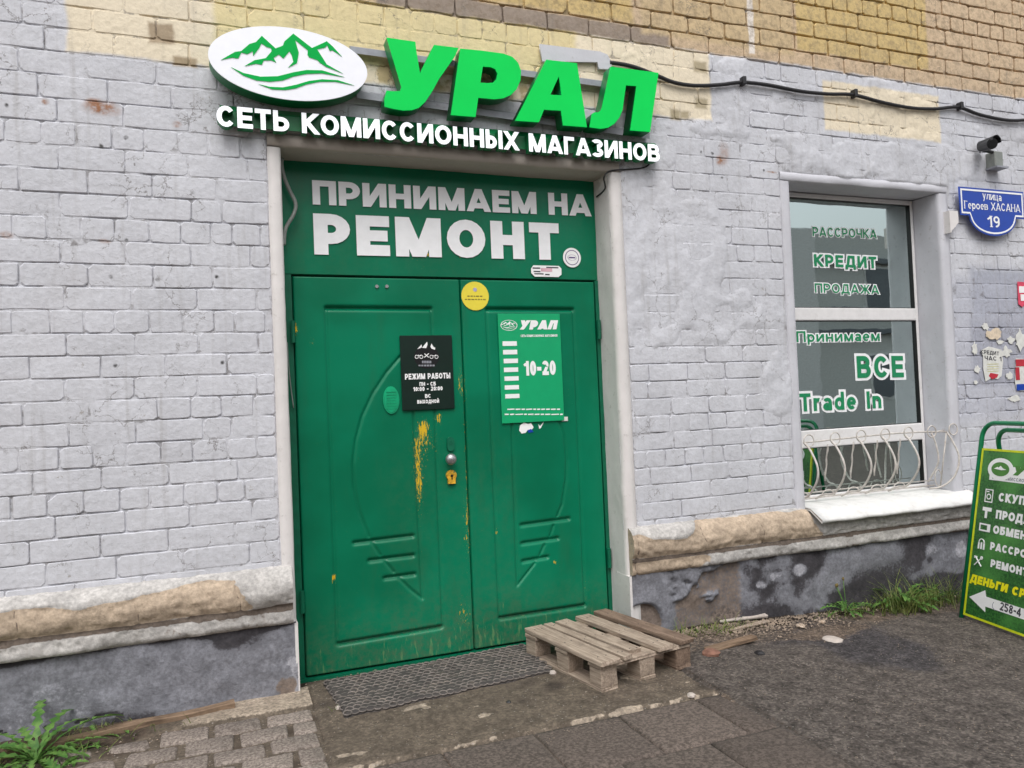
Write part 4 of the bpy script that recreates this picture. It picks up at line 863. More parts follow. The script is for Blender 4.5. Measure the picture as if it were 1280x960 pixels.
# wrought basket grille before the window foot
gr = child(empty('window_grille', (0, 0, 0)))
GP = -.015; tz_ = xz(1080, 548, GP)[1]
pts = [at(px, py, GP) for px, py in ((1004, 553.5), (1060, 547.5), (1113, 542), (1150, 540), (1183, 539.5))]
MB().tube([tuple(p) for p in pts], .0055, 6).build('rail', M_iron, gr)
zb_ = .632; xL, xR = 3.36, 4.58
for zz0, r_ in ((zb_, .006), (zb_ + .035, .004)): MB().tube([(xL, .13, zz0), (3.9, .132, zz0 + .004), (xR, .13, zz0)], r_, 6).build('rail', M_iron, gr)
for (px, py) in ((1011, 551), (1044, 548), (1076.5, 545), (1106.6, 543), (1135.6, 541), (1164.7, 539.5), (1191.5, 536.6)):
    c = at(px, py, GP - .006); r = .038; rp = 9.4
    MB().tube([(c[0] + r * 1.02 * math.cos(t), c[1], c[2] + r * math.sin(t)) for t in [2 * PI * i / 22 for i in range(22)]], .0042, 6, closed=True).build('ring', M_iron, gr)
    x = float(c[0]) - .03; zt = float(c[2]) - .01
    if px < 1150:
        path = smooth_path([(x, GP, zt), (x + .01, -.055, zt - .05), (x + .012, -.105, zt - .15), (x + .01, -.09, zt - .24), (x + .0, -.02, zt - .33), (x - .01, .05, zb_ + .03), (x - .015, .125, zb_ - .005)], 5)
        MB().tube(path, .0068, 6).build('curved_bar', M_iron, gr)
        path = [(x + .045 + .003 * math.sin(i * 1.2), .06 + .06 * i / 16, zt - .03 - (zt - .03 - zb_) * i / 16) for i in range(12)]
        MB().tube(path, [.0045 + .0028 * math.sin(i * .9) ** 2 for i in range(17)], 6).build('twisted_bar', M_iron, gr)
        MB().tube([(x + .09 + .055 * math.cos(t), .128, zb_ + .055 * math.sin(t) * .8) for t in [PI * i / 10 for i in range(11)]], .0042, 6).build('scroll', M_iron, gr)
a = at(1183, 540, GP); MB().tube(smooth_path([tuple(a), (a[0] + .02, -.04, a[2] - .06), (a[0] + .03, -.075, a[2] - .17), (a[0] + .0, -.06, a[2] - .29), (a[0] - .06, -.01, a[2] - .36), (a[0] - .12, .04, a[2] - .375)], 6), .0068, 6).build('curved_bar', M_iron, gr)
MB().tube([tuple(a), (a[0] - .03, .03, zb_ + .0)], .005, 6).build('strut', M_iron, gr)
b = at(1164, 541, GP); MB().tube(smooth_path([tuple(b), (b[0] + .02, -.03, b[2] - .08), (b[0] + .03, -.03, b[2] - .2), (b[0] + .0, .03, b[2] - .33)], 6), .0062, 6).build('curved_bar', M_iron, gr)
MB().tube([(4.598, .05, tz_ + .01), (b[0], GP, b[2])], .006, 6).build('strut', M_iron, gr)
c = (4.54, .06, zb_ + .06); MB().tube([(c[0] + .03 * math.cos(t), c[1], c[2] + .055 * math.sin(t)) for t in [2 * PI * i / 16 for i in range(16)]], .004, 6, closed=True).build('scroll', M_iron, gr)
for ch in gr.children:
    for p in ch.data.polygons: p.use_smooth = True

# ------------------------------------------------------------------ signs over the door
def P2(pts, ox, oy, s, y): return [xz(ox + a / s, oy + b / s, y) for a, b in pts]
OY = -.135
cx, cz = xz(360, 79, OY); rx = (xz(459, 88, OY)[0] - xz(260, 68, OY)[0]) / 2; cx = (xz(459, 88, OY)[0] + xz(260, 68, OY)[0]) / 2
rz = (xz(334, 31, OY)[1] - xz(386, 127, OY)[1]) / 2; cz = (xz(334, 31, OY)[1] + xz(386, 127, OY)[1]) / 2
ov = empty('lightbox_sign', (cx, 0, cz)); tag(ov, 'white oval lightbox with green mountain and wave emblem, left of the big green letters', 'sign')
def sub(o, par):   # keep world position under an Empty that is not rotated
    o.parent = par; o.matrix_parent_inverse = Matrix.Translation(-par.location); return o
m = MB(); disc(m, cx, cz, rx - .003, rz - .003, OY + .006, -.03, 64); b = sub(m.build('box', M_side), ov)
m = MB(); disc(m, cx, cz, rx, rz, OY, OY + .0055, 72); sub(m.build('face', M_signw2), ov)
MT = [(130, 305), (235, 245), (285, 237), (345, 185), (395, 170), (440, 122), (545, 218), (600, 197), (612, 165), (680, 105), (822, 215), (900, 180), (935, 163), (982, 205), (1050, 280), (978, 232), (958, 238), (938, 195), (920, 212), (862, 225), (868, 235), (935, 340), (1060, 410), (930, 358), (880, 325), (865, 308), (800, 285), (788, 265), (790, 232), (695, 155), (708, 205), (722, 250), (708, 330), (640, 365), (680, 320), (668, 270), (650, 240), (605, 295), (570, 265), (530, 290), (550, 325), (515, 310), (455, 310), (440, 342), (395, 335), (310, 352), (385, 308), (470, 292), (515, 240), (510, 215), (480, 208), (437, 180), (420, 215), (375, 275), (370, 240), (330, 262), (285, 250), (260, 295), (215, 288)]
S1 = [(205, 360), (300, 405), (430, 433), (560, 430), (680, 400), (780, 382), (900, 385), (1070, 437), (900, 408), (780, 412), (680, 432), (600, 462), (500, 472), (400, 462), (300, 425)]
S2 = [(415, 490), (500, 510), (600, 515), (700, 495), (800, 465), (900, 453), (1020, 460), (1145, 500), (1000, 472), (880, 472), (780, 492), (700, 522), (620, 535), (520, 530)]
for nm, lp in (('mountain_emblem', MT), ('wave_emblem', S1), ('wave_emblem', S2)): sub(curve_fill(nm, [P2(lp, 255, 25, 6.095, OY)], OY - .003, OY - .001, simple(nm + '_green', (.0, .42, .07, 1), .5, var=.02, bmp=0, spec=.1) if nm == 'mountain_emblem' else bpy.data.materials['mountain_emblem_green']), ov)
LY = -.125
US = [(95, 120), (350, 157), (358, 230), (392, 440), (405, 405), (515, 185), (735, 212), (700, 290), (630, 390), (560, 490), (500, 600), (440, 690), (380, 745), (320, 765), (240, 768), (150, 752), (75, 733), (75, 665), (95, 592), (150, 597), (215, 595), (225, 560), (190, 440)]
RS = [(750, 218), (930, 235), (1130, 262), (1210, 290), (1265, 345), (1290, 420), (1285, 500), (1250, 580), (1200, 630), (1130, 660), (1050, 668), (910, 655), (885, 825), (665, 808)]
RI = [(950, 378), (1020, 382), (1060, 400), (1080, 440), (1070, 490), (1040, 520), (990, 525), (928, 520)]
AS = [(275, 157), (520, 185), (600, 697), (408, 682), (392, 565), (257, 557), (215, 657), (25, 645)]; AI = [(375, 290), (398, 442), (308, 437)]
LS = [(790, 212), (1172, 262), (1105, 735), (945, 722), (995, 368), (912, 362), (885, 560), (860, 620), (820, 670), (770, 700), (710, 710), (620, 697), (640, 590), (660, 578), (690, 578), (712, 560), (722, 530), (750, 400)]
p0 = xz(640, 100, LY); ltr = empty('letter_sign', (p0[0], 0, p0[1])); tag(ltr, 'big bright green three-dimensional letters spelling УРАЛ, mounted on two grey rails', 'sign')
for lp in ([P2(US, 470, 30, 7.111, LY)], [P2(RS, 470, 30, 7.111, LY), P2(RI, 470, 30, 7.111, LY)], [P2(AS, 640, 50, 6.4, LY), P2(AI, 640, 50, 6.4, LY)], [P2(LS, 640, 50, 6.4, LY)]):
    lt = curve_fill('letter', lp, LY, LY + .006, M_signg); sub(lt, ltr)
    sd = curve_fill('letter_side', lp, LY + .0065, LY + .082, M_side); sd.parent = lt
def rail(a, b, h, y0, y1, par, mat=M_rail, nm='rail'):
    (x0, z0), (x1, z1) = a, b; m = MB(); V = [(x, y, z) for (x, z) in ((x0, z0), (x1, z1)) for y in (y0, y1) for z in (z - h / 2, z + h / 2)]
    m.add(V, [(0, 1, 3, 2), (4, 6, 7, 5), (0, 4, 5, 1), (2, 3, 7, 6), (0, 2, 6, 4), (1, 5, 7, 3)]); return sub(m.build(nm, mat), par)
rail(xz(438, 62, -.04), xz(812, 113, -.04), .032, -.042, -.012, ltr); rail(xz(446, 118, -.04), xz(812, 170, -.04), .034, -.040, -.012, ltr)
TY = -.085
p0 = xz(550, 180, TY); t2 = empty('letter_sign', (p0[0], 0, p0[1])); tag(t2, 'small white three-dimensional letters in one row spelling СЕТЬ КОМИССИОННЫХ МАГАЗИНОВ', 'sign')
L = []; a, b, c = at(271, 157.5, TY), at(825, 202.5, TY), at(270.5, 131, TY)
text_mb(None, 'СЕТЬ КОМИССИОННЫХ МАГАЗИНОВ', a, b - a, Vector((0, 0, c[2] - a[2])), (0, -1, 0), w=.215, gap=.09, split=L)
L2 = []; text_mb(None, 'СЕТЬ КОМИССИОННЫХ МАГАЗИНОВ', a + np.array([0, .0455, 0]), b - a, Vector((0, 0, c[2] - a[2])), (0, -1, 0), w=.215, gap=.09, depth=.045, split=L2, base=-.0001)
for (ch, m), (_, m2) in zip(L, L2):
    o = sub(m.build('letter', M_signw), t2); s_ = m2.build('letter_side', M_side); s_.parent = o
rail((xz(275, 148, -.03)[0], xz(275, 148, -.03)[1]), (xz(822, 193, -.03)[0], xz(822, 193, -.03)[1]), .07, -.038, -.010, t2, M_side, 'backing_strip')

# white fixture plate behind the letters А and Л
pl = [(218, 35), (700, 95), (760, 120), (795, 185), (790, 240), (690, 232), (680, 180), (240, 175)]
o = curve_fill('mounting_plate', [P2(pl, 640, 50, 6.4, -.02)], -.026, -.014, M_reveal); tag(o, 'pale sheet metal mounting plate peeking out above the green letters А and Л', 'plate')
# black cable with clips
CY = -.022
pc = [(762, 78), (790, 83), (822, 95), (842, 103), (868, 107), (900, 106), (927, 103), (958, 106), (1000, 114), (1035, 117.5), (1066, 118.5), (1105, 128.5), (1140, 135), (1170, 136), (1198, 134), (1225, 143.5), (1262, 150.5), (1300, 150), (1345, 160)]
m = MB(); m.tube(smooth_path([tuple(at(*p, CY)) for p in pc], 4), .0118, 8); cb = m.build('wall_cable', M_cable, None, True); tag(cb, 'thick black cable sagging across the wall from the green letters to the right edge', 'cable')
for p in ((927, 102), (1066, 117.5), (1198, 133)):
    x, z = xz(*p, -.01); MB().box(x - .012, x + .012, -.044, .0, z - .028, z + .022, .003).build('clip', M_cable, cb)
m = MB(); m.tube(smooth_path([tuple(at(*p, -.01)) for p in ((811, 196), (811, 206), (800, 210.5), (780, 212), (762, 214), (755, 222))] + [(2.075, .05, xz(750, 232)[1]), (2.072, .15, xz(744, 246, .15)[1])], 5), .0045, 6); tag(m.build('thin_wire', M_cable, None, True), 'thin dark wire running from the small white letters down into the doorway', 'wire')
m = MB(); m.tube(smooth_path([(.318, .10, 2.575), tuple(at(352, 205, .12)), tuple(at(355.5, 222, .13)), tuple(at(362, 238, .14)), tuple(at(369.5, 254, .14)), tuple(at(367, 268, .14)), tuple(at(357, 286, .13)), (.312, .12, 2.15)], 5), .0095, 8); tag(m.build('conduit', M_grey, None, True), 'grey flexible conduit bending out of the top left corner of the doorway', 'conduit')
m = MB(); m.tube(smooth_path([tuple(at(*p, .17)) for p in ((359, 428), (362, 470), (367, 510))], 5), .003, 5); tag(m.build('thin_wire', M_grey, None, True), 'short loose grey wire hanging down beside the upper left door hinge', 'wire')
for ang in (1,): pass

# security camera
c = at(1236, 181, -.12); sc_ = empty('security_camera', tuple(at(1241, 205, 0))); tag(sc_, 'small black-lensed bullet camera on a grey wall box above the blue street plate', 'camera')
x, z = xz(1241, 201, -.03); sub(MB().box(x - .035, x + .045, -.075, .0, z - .055, z + .055, .006).build('junction_box', M_grey), sc_)
sub(MB().box(x - .035, x + .08, -.085, .0, z - .062, z - .050).build('mounting_shelf', M_rail), sc_)
m = MB(); m.tube([(c[0] + .02, c[1] + .07, c[2] + .01), (c[0], c[1] + .02, c[2]), (c[0] - .035, c[1] - .05, c[2] - .012)], [.032, .036, .036], 18); sub(m.build('camera_body', M_black, None), sc_)
m = MB(); q = [(c[0] + .03 + .042 * math.cos(t), c[2] + .012 + .042 * math.sin(t)) for t in [PI * i / 10 - .1 for i in range(11)]]
V = [(x_, c[1] + .08, z_) for x_, z_ in q] + [(x_ - .05, c[1] - .075, z_ - .012) for x_, z_ in q]; m.add(V, [(i, i + 1, i + 12, i + 11) for i in range(10)]); sub(m.build('sun_hood', M_dgreen if False else M_black), sc_)
m = MB(); m.tube([(c[0] - .036, c[1] - .052, c[2] - .0125), (c[0] - .037, c[1] - .054, c[2] - .013)], .028, 16); sub(m.build('lens', M_badgeblk, None), sc_)
MBa = MB(); MBa.tube([(x, -.05, z + .05), (c[0] + .01, c[1] + .05, c[2] - .02)], .012, 8); sub(MBa.build('bracket_arm', M_black, None), sc_)
# street plate
SY = -.05
X0, Z1 = xz(1198.5, 233, SY); X1, _z = xz(1279, 241, SY); _x, Zm = xz(1200, 268.5, SY); Xa = xz(1212, 270, SY)[0]; Zb = xz(1245, 295, SY)[1]; W_ = X1 - X0; xa = Xa - X0
def plate_outline(i):
    cxp = (X0 + X1) / 2; R = W_ / 2 - xa - i; H_ = Zm - Zb - i
    return [(X0 + i, Z1 - i), (X1 - i, Z1 - i), (X1 - i, Zm + i), (X1 - xa - i * .3, Zm + i)] + [(cxp + R * math.cos(t), Zm + i * 0 - (H_) * math.sin(t)) for t in [PI * k / 18 for k in range(1, 18)]] + [(X0 + xa + i * .3, Zm + i), (X0 + i, Zm + i)]
sp_ = empty('street_name_plate', ((X0 + X1) / 2, 0, Zm)); tag(sp_, 'blue enamel street name plate with white border and number 19', 'street sign')
sub(curve_fill('plate', [plate_outline(0)], SY, SY + .006, M_blue), sp_); sub(curve_fill('border', [plate_outline(.012), plate_outline(.024)], SY - .0016, SY - .0004, M_wtext), sp_)
def stx(t, bl, br, tl, w, **k):
    m = MB(); wall_text(m, t, bl, br, tl, SY - .0015, w=w, **k); sub(m.build('lettering', M_wtext), sp_)
stx('улица', (1228.5, 248.6), (1252, 251.4), (1228.5, 239.2), .15, gap=.12, serif=.05); stx('Героев ХАСАНА', (1205.5, 260.5), (1275.5, 265.5), (1205.5, 250.5), .15, gap=.12, serif=.05); stx('19', (1235, 283.5), (1250, 284.5), (1234.5, 269.5), .16, gap=.14, serif=.07)
x, z = xz(1191, 279, -.03); m = MB(); m.box(x - .05, x - .04, -.05, 0, z - .07, z + .08); m.box(x - .04, x + .03, -.050, -.046, z + .0, z + .08); m.add([(x - .04, -.05, z - .06), (x - .04, -.046, z - .06), (x + .03, -.05, z + .0), (x + .03, -.046, z + .0), (x - .04, -.05, z), (x - .04, -.046, z)], [(0, 2, 4), (1, 5, 3), (0, 1, 3, 2)]); tag(m.build('wall_bracket', M_jamb), 'small white triangular metal bracket on the wall beneath the left end of the blue plate', 'bracket')

# ------------------------------------------------------------------ notices on the door
def plate(name, tlp, brp, y, th, mat, label, cat, blx=0.0):
    x0, z1 = xz(*tlp, y); x1, z0 = xz(*brp, y); o = MB().box(x0, x1, y, y + th, z0, z1, .0015).build(name, mat); tag(o, label, cat); return o, x0, x1, z0, z1
PY_ = .172
o, x0, x1, z0, z1 = plate('opening_hours_plate', (499.5, 419.5), (568.5, 510.5), PY_, .006, M_blackplate, 'black-green plate with white motorcycle and mountain emblem and РЕЖИМ РАБОТЫ on the left door leaf', 'notice')
def on(px, py): return xz(495 + px / 9.6, 415 + py / 9.6, PY_)
m = MB(); ex, ez = on(368, 300); disc(m, ex, ez, .068, .062, PY_ - .0008, PY_ - .0002, 36); m.build('emblem_disc', M_badgeblk, o)
m = MB()
for tri in (((255, 205), (305, 150), (310, 185)), ((312, 190), (372, 115), (378, 150), (362, 195)), ((412, 175), (425, 138), (450, 180), (470, 190), (465, 215), (425, 200))): m.prism([on(*q) for q in tri], PY_ - .0016, PY_ - .001)
for (a, b) in ((248, 298), (303, 298), (425, 298), (485, 298)): ex, ez = on(a, b); ringm(m, ex, ez, .0075, .0105, PY_ - .0012, 14)
for (a, b, c, d) in ((258, 285, 300, 285), (430, 285, 478, 285), (268, 275, 275, 290), (470, 272, 478, 290)): (qx, qz), (wx, wz_) = on(a, b), on(c, d); m.tube([(qx, PY_ - .0012, qz), (wx + .001, PY_ - .0012, wz_)], .0022, 4)
for (a, b, c, d) in ((340, 260, 392, 305), (392, 258, 338, 305)): (qx, qz), (wx, wz_) = on(a, b), on(c, d); m.tube([(qx, PY_ - .0014, qz), (wx, PY_ - .0014, wz_)], .0032, 4)
m.build('emblem', M_wtext, o)
def otx(t, blx, brx, by, ty, w=.24, gap=.1, sl=0): m = MB(); a, b = on(blx, by), on(brx, by); text_mb(m, t, (a[0], PY_ - .0014, a[1]), Vector((b[0] - a[0], 0, 0)), Vector((0, 0, on(blx, ty)[1] - a[1])), (0, -1, 0), w=w, gap=gap); m.build('lettering', M_wtext, o)
otx('РЕЖИМ РАБОТЫ', 108, 652, 572, 502); otx('ПН - СБ', 282, 478, 650, 602); otx('10:00 - 20:00', 208, 560, 712, 662); otx('ВС', 348, 420, 792, 745); otx('выходной', 255, 518, 860, 800, .2)
m = MB()
for (a, b, c, d) in ((310, 425, 345, 375), (268, 468, 392, 412)):
    for i in range(6): q0 = on(a + (b - a) * i / 6 + 2, d); q1 = on(a + (b - a) * (i + .8) / 6, c); m.box(q0[0], q1[0], PY_ - .0016, PY_ - .001, q0[1], q1[1])
m.build('fine_print', M_rail, o)
PY2 = .174
o, x0, x1, z0, z1 = plate('hours_poster', (622, 392), (705.5, 525.5), PY2, .004, M_post, 'bright green poster with seven white bars and 10-20 on the right door leaf', 'poster')
def on2(px, py): return xz(600 + px / 6, 380 + py / 6, PY2)
m = MB(); ex, ez = on2(217, 160); ringm(m, ex, ez, .046, .050, PY2 - .0008, 40, .60); m.build('emblem_ring', M_wtext, o)
em = [on2(217 + (a - 640) / 1000 * 130, 160 + (b - 310) / 1000 * 145) for a, b in MT]; curve_fill('mountain_emblem', [em], PY2 - .0012, PY2 - .0004, M_wtext, o)
for S in (S1, S2): curve_fill('wave_emblem', [[on2(217 + (a - 640) / 1000 * 120, 158 + (b - 310) / 1000 * 140) for a, b in S]], PY2 - .0012, PY2 - .0004, M_wtext, o)
def ptx(t, a, b, by, ty, w, gap=.1, shear=0, mat=M_wtext): m = MB(); p, q = on2(a, by), on2(b, by); text_mb(m, t, (p[0], PY2 - .0012, p[1]), Vector((q[0] - p[0], 0, 0)), Vector((0, 0, on2(a, ty)[1] - p[1])), (0, -1, 0), w=w, gap=gap, shear=shear); m.build('lettering', mat, o)
ptx('УРАЛ', 296, 572, 192, 122, .34, .06, .2); ptx('СЕТЬ КОМИССИОННЫХ МАГАЗИНОВ', 305, 580, 248, 230, .24); ptx('10-20', 335, 570, 538, 428, .26, .08)
for i, (a, b) in enumerate(((170, 297), (173, 361), (178, 427), (180, 493), (184, 559), (186, 625), (190, 691))): q0 = on2(a, b + 18); q1 = on2(a + 105, b - 18); MB().box(q0[0], q1[0], PY2 - .0014, PY2 - .0004, q0[1], q1[1]).build('day_bar', M_wtext, o)
m = MB()
for (a, b, yy) in ((205, 600, 790), (185, 620, 828)):
    x = a
    while x < b: L_ = rnd.uniform(18, 60); q0 = on2(x, yy + 5); q1 = on2(min(x + L_, b), yy - 6); m.box(q0[0], q1[0], PY2 - .0012, PY2 - .0006, q0[1], q1[1]); x += L_ + 9
m.build('fine_print', M_wtext, o)
q = on2(640, 862); MB().box(q[0] - .02, q[0] + .018, PY2 + .004, PY2 + .008, q[1] - .012, q[1] + .012).build('tape_scrap', M_paper, o)
def round_sticker(px, py, r, mat, label, cat, y=.18): x, z = xz(px, py, y); m = MB(); disc(m, x, z, r, r, y, y + .0015, 36); o = m.build('round_sticker', mat); tag(o, label, cat); return o, x, z
o, x, z = round_sticker(594, 370, .079, M_yel, 'yellow round sticker at the top corner where the two door leaves meet', 'sticker')
m = MB(); 
for i in range(6): t = PI * i / 6; m.tube([(x - .012 * math.cos(t), .1795, z + .035 - .012 * math.sin(t)), (x + .012 * math.cos(t), .1795, z + .035 + .012 * math.sin(t))], .0018, 4)
m.build('star_print', M_lav, o); m = MB()
for (yy, L_) in ((-.004, .045), (-.022, .06)):
    xx = -L_
    while xx < L_: w_ = rnd.uniform(.008, .018); m.box(x + xx, x + min(xx + w_, L_), .1792, .1797, z + yy, z + yy + .006); xx += w_ + .005
m.build('fine_print', simple('olive_ink', lin(120, 110, 40), .6, bmp=0), o)
o, x, z = round_sticker(715, 322, .057, M_wtext, 'white round sticker with a thin violet ring beside the word РЕМОНТ', 'sticker', .1885)
m = MB(); ringm(m, x, z, .040, .044, .188, 30); ringm(m, x, z, .026, .028, .188, 24, .6); m.box(x - .02, x + .02, .1879, .1882, z - .004, z + .004); m.build('ring_print', simple('violet_ink', lin(90, 60, 120), .6, bmp=0), o)
x0, z1 = xz(663.5, 331.5, .1885); x1, z0 = xz(702, 346.5, .1885)
m = MB(); m.prism([(x0 + .02, z0), (x1 - .02, z0), (x1, z0 + .015), (x1, z1 - .015), (x1 - .015, z1), (x0 + .015, z1), (x0, z1 - .02), (x0, z0 + .02)], .187, .1885); o = m.build('worn_label', M_wtext); tag(o, 'worn white rectangular label under the letter Т on the green transom', 'label')
m = MB()
for (a, b, c_) in ((.05, .30, .7), (.5, .9, .78), (.08, .3, .4), (.1, .4, .2), (.45, .6, .15)): m.box(x0 + (x1 - x0) * a, x0 + (x1 - x0) * b, .1862, .1868, z0 + (z1 - z0) * c_, z0 + (z1 - z0) * c_ + .007)
m.build('fine_print', M_ink, o); MB().box(x0 + .06, x0 + .13, .186, .1868, z0 + .03, z0 + .05).build('pink_print', simple('pale_pink_ink', lin(210, 170, 180), .6, bmp=0), o)
def scrap(name, pts, y, mat, label, cat='sticker scrap', th=.0012): o = curve_fill(name, [[xz(a, b, y) for a, b in pts]], y, y + th, mat); tag(o, label, cat); return o
o = scrap('sticker_scrap', [(650, 532), (655, 528), (660, 530), (664, 529), (667, 534), (664, 538), (660, 537), (657, 541), (652, 542), (649, 538)], .182, M_wtext, 'torn white and blue sticker remnant just under the green poster')
curve_fill('blue_print', [[xz(a, b, .1815) for a, b in ((659, 538), (664, 536), (667, 540), (661, 541))]], .181, .1816, M_blue, o)
scrap('sticker_scrap', [(673, 530), (675, 533), (680, 527), (676, 535), (674, 536)], .182, M_wtext, 'tiny white tick-shaped sticker remnant right of the torn white and blue one')

# paper remnants on the wall at the far right
def torn(cx, cy, w, h, n, seed, y): r_ = random.Random(seed); return [(cx + w * math.cos(2 * PI * i / n) * r_.uniform(.5, 1.15), cy + h * math.sin(2 * PI * i / n) * r_.uniform(.5, 1.15)) for i in range(n)]
WYP = -.0085
o = scrap('notice_remnant', torn(1243, 418, 12, 8, 18, 3, 0), WYP, M_tan, 'tan torn paper scrap highest of the notices right of the window', 'torn notice', .002)
o = scrap('notice_remnant', [(1226, 438), (1236, 433), (1252, 437), (1254, 452), (1252, 470), (1247, 474), (1240, 472), (1232, 477), (1229, 460), (1229, 445)], WYP - .001, M_paper, 'torn white notice with the words КРЕДИТ and ЧАС and a red patch', 'torn notice', .002)
m = MB(); wall_text(m, 'КРЕДИТ', (1226, 442), (1249, 444.5), (1226, 437), WYP - .0014, w=.2); wall_text(m, 'ЧАС 1', (1231, 450), (1252, 451.5), (1231, 444.5), WYP - .0014, w=.2); m.build('lettering', M_ink, o)
curve_fill('red_print', [[xz(a, b, WYP - .0013) for a, b in ((1236, 470), (1238, 466), (1243, 467), (1248, 468), (1246, 472), (1240, 474))]], WYP - .0022, WYP - .0013, M_red, o)
m = MB(); 
for i in range(4): q0 = xz(1234, 456 + i * 3, WYP); q1 = xz(1248, 454.5 + i * 3, WYP); m.box(q0[0], q1[0], WYP - .0022, WYP - .0014, q1[1] - .004, q1[1])
m.build('yellow_print', simple('faded_yellow_print', lin(190, 188, 130), .8, bmp=0), o)
wm = [(1232, 408, 5, 6, 1), (1258, 440, 7, 8, 2), (1222, 462, 4, 6, 4), (1218, 436, 4, 9, 5), (1264, 425, 5, 5, 6), (1262, 470, 5, 6, 7), (1250, 428, 6, 3, 8), (1220, 478, 3, 3, 9), (1277, 425, 8, 14, 10), (1268, 498, 8, 5, 11)]
pos_ = ['left of the tan scrap', 'touching the right edge of the white КРЕДИТ notice', 'low left of the white КРЕДИТ notice', 'tall and thin at the left end of the notices', 'up right of the КРЕДИТ notice', 'below and right of the КРЕДИТ notice', 'between the tan scrap and the КРЕДИТ notice', 'lowest and smallest of the scraps', 'large, right at the frame edge above the red sheet', 'under the red sheet at the frame edge']
for (a, b, w_, h_, s_), p_ in zip(wm, pos_): scrap('paper_scrap', torn(a, b, w_, h_, 17, s_, 0), WYP + .001, M_paper, 'pale torn paper scrap ' + p_, 'paper scrap', .002)
o = scrap('pink_flyer', [(1272, 352), (1300, 354), (1300, 384), (1283, 378), (1278, 384), (1273, 380)], WYP, M_pink, 'torn pink flyer at the right frame edge level with the window', 'flyer', .002)
m = MB()
for (a, b, c, d) in ((1274, 366, 1284, 358), (1276, 376, 1284, 368)): q0 = xz(a, b, WYP - .001); q1 = xz(c, d, WYP - .001); m.box(q0[0], q1[0], WYP - .002, WYP - .001, q0[1], q1[1])
m.build('white_print', M_wtext, o)
o = scrap('red_flyer', [(1270, 448), (1300, 450), (1300, 490), (1271, 488), (1269, 478)], WYP, M_paper, 'torn red, white and blue flyer at the right frame edge beside the white КРЕДИТ notice', 'flyer', .002)
for (a, b, c, d, mt, nm) in ((1270, 458, 1300, 448.5, M_red, 'red_print'), (1270, 475, 1274, 459, M_red, 'red_print'), (1271, 488, 1300, 479, M_blue, 'blue_print')): q0 = xz(a, b, WYP - .001); q1 = xz(c, d, WYP - .001); MB().box(q0[0], q1[0], WYP - .002, WYP - .001, q0[1], q1[1]).build(nm, mt, o)

# ------------------------------------------------------------------ pallet
A_ = math.radians(10.5); pal = empty('pallet', (1.435, -.03, .002), A_); tag(pal, 'half-size weathered wooden pallet lying as a step before the right door leaf', 'pallet')
def bxo(name, x0, x1, y0, y1, z0, z1, mat=M_wood, rz=0.0, b=.003):
    m = MB(); hx, hy = (x1 - x0) / 2, (y1 - y0) / 2; m.box(-hx, hx, -hy, hy, 0, z1 - z0, b)
    m.v = [(x + (rnd.uniform(-.0018, .0018)), y + rnd.uniform(-.004, .004), z) for x, y, z in m.v]
    o = m.build(name, mat, pal); o.location = ((x0 + x1) / 2, (y0 + y1) / 2, z0); o.rotation_euler = (0, rnd.uniform(-.006, .006), rz); return o
W0 = .545; DL = .665
for (a, b, y0, y1, mt) in ((.0, .108, -DL, .0, M_wood), (.128, .178, -DL + .005, .0, M_wood), (.198, .276, -DL + .055, -.0, M_wood), (.334, .424, -DL - .005, .005, M_wood), (.476, .566, -DL + .005, .02, M_wood2)):
    bxo('deck_plank', a, b, y0, y1, .123, .145, mt, rnd.uniform(-.018, .018))
for y0 in (-DL + .02, -DL / 2 - .05, -.11): bxo('cross_board', .002, W0 + .006, y0, y0 + .10, .103, .1215, M_wood)
for i, x0 in enumerate((.005, .232, .460)):
    bxo('runner', x0, x0 + .095, -DL + .02, -.005, .0, .019, M_wood if i < 2 else M_wood2)
    for y0 in (-DL + .022, -DL / 2 - .05, -.10): bxo('block', x0 + .002, x0 + .093, y0, y0 + .093, .0195, .1025, M_wood if i < 2 else M_wood2)
m = MB()
for (a, b) in ((.0, .108), (.128, .178), (.198, .276), (.334, .424), (.476, .566)):
    for yc in (-DL + .07, -DL / 2, -.06):
        for k in (.3, .7): x = a + (b - a) * k + rnd.uniform(-.006, .006); y = yc + rnd.uniform(-.015, .015); m.tube([(x, y, .1445), (x, y, .1462)], .0035, 6)
tag(m.build('nail_heads', M_cable, pal), kind='stuff')
# ------------------------------------------------------------------ ring mat
mc = [np.array([.415, .035]), np.array([1.50, .10]), np.array([1.47, -.33]), np.array([.45, -.42])]
def mp_(u, v): p = mc[0] * (1 - u) * (1 - v) + mc[1] * u * (1 - v) + mc[2] * u * v + mc[3] * (1 - u) * v; return p[0], p[1] + .006 * math.sin(u * 23) * v
mat_o = empty('ring_mat', (.95, -.17, 0)); tag(mat_o, 'dusty black rubber ring mat lying before the green door', 'doormat')
nu, nv = 30, 13; V = []; F = []
us, vs_ = np.linspace(0, 1, 90), np.linspace(0, 1, 40)
U_, V_ = np.meshgrid(us, vs_, indexing='ij'); PPm = np.array([[mp_(u, v) for v in vs_] for u in us]); Zm_ = .0195 + .006 * vn(PPm[..., 0] * 30, PPm[..., 1] * 30, 8) + (fbm(PPm[..., 0] * 9, PPm[..., 1] * 9, 5) - .5) * .012; Zm_[:, -1] -= .02; Zm_[0, :] -= .02; Zm_[-1, :] -= .02
o = grid('mat_base', np.dstack([PPm, Zm_]), M_rubberd); sub(o, mat_o)
m = MB()
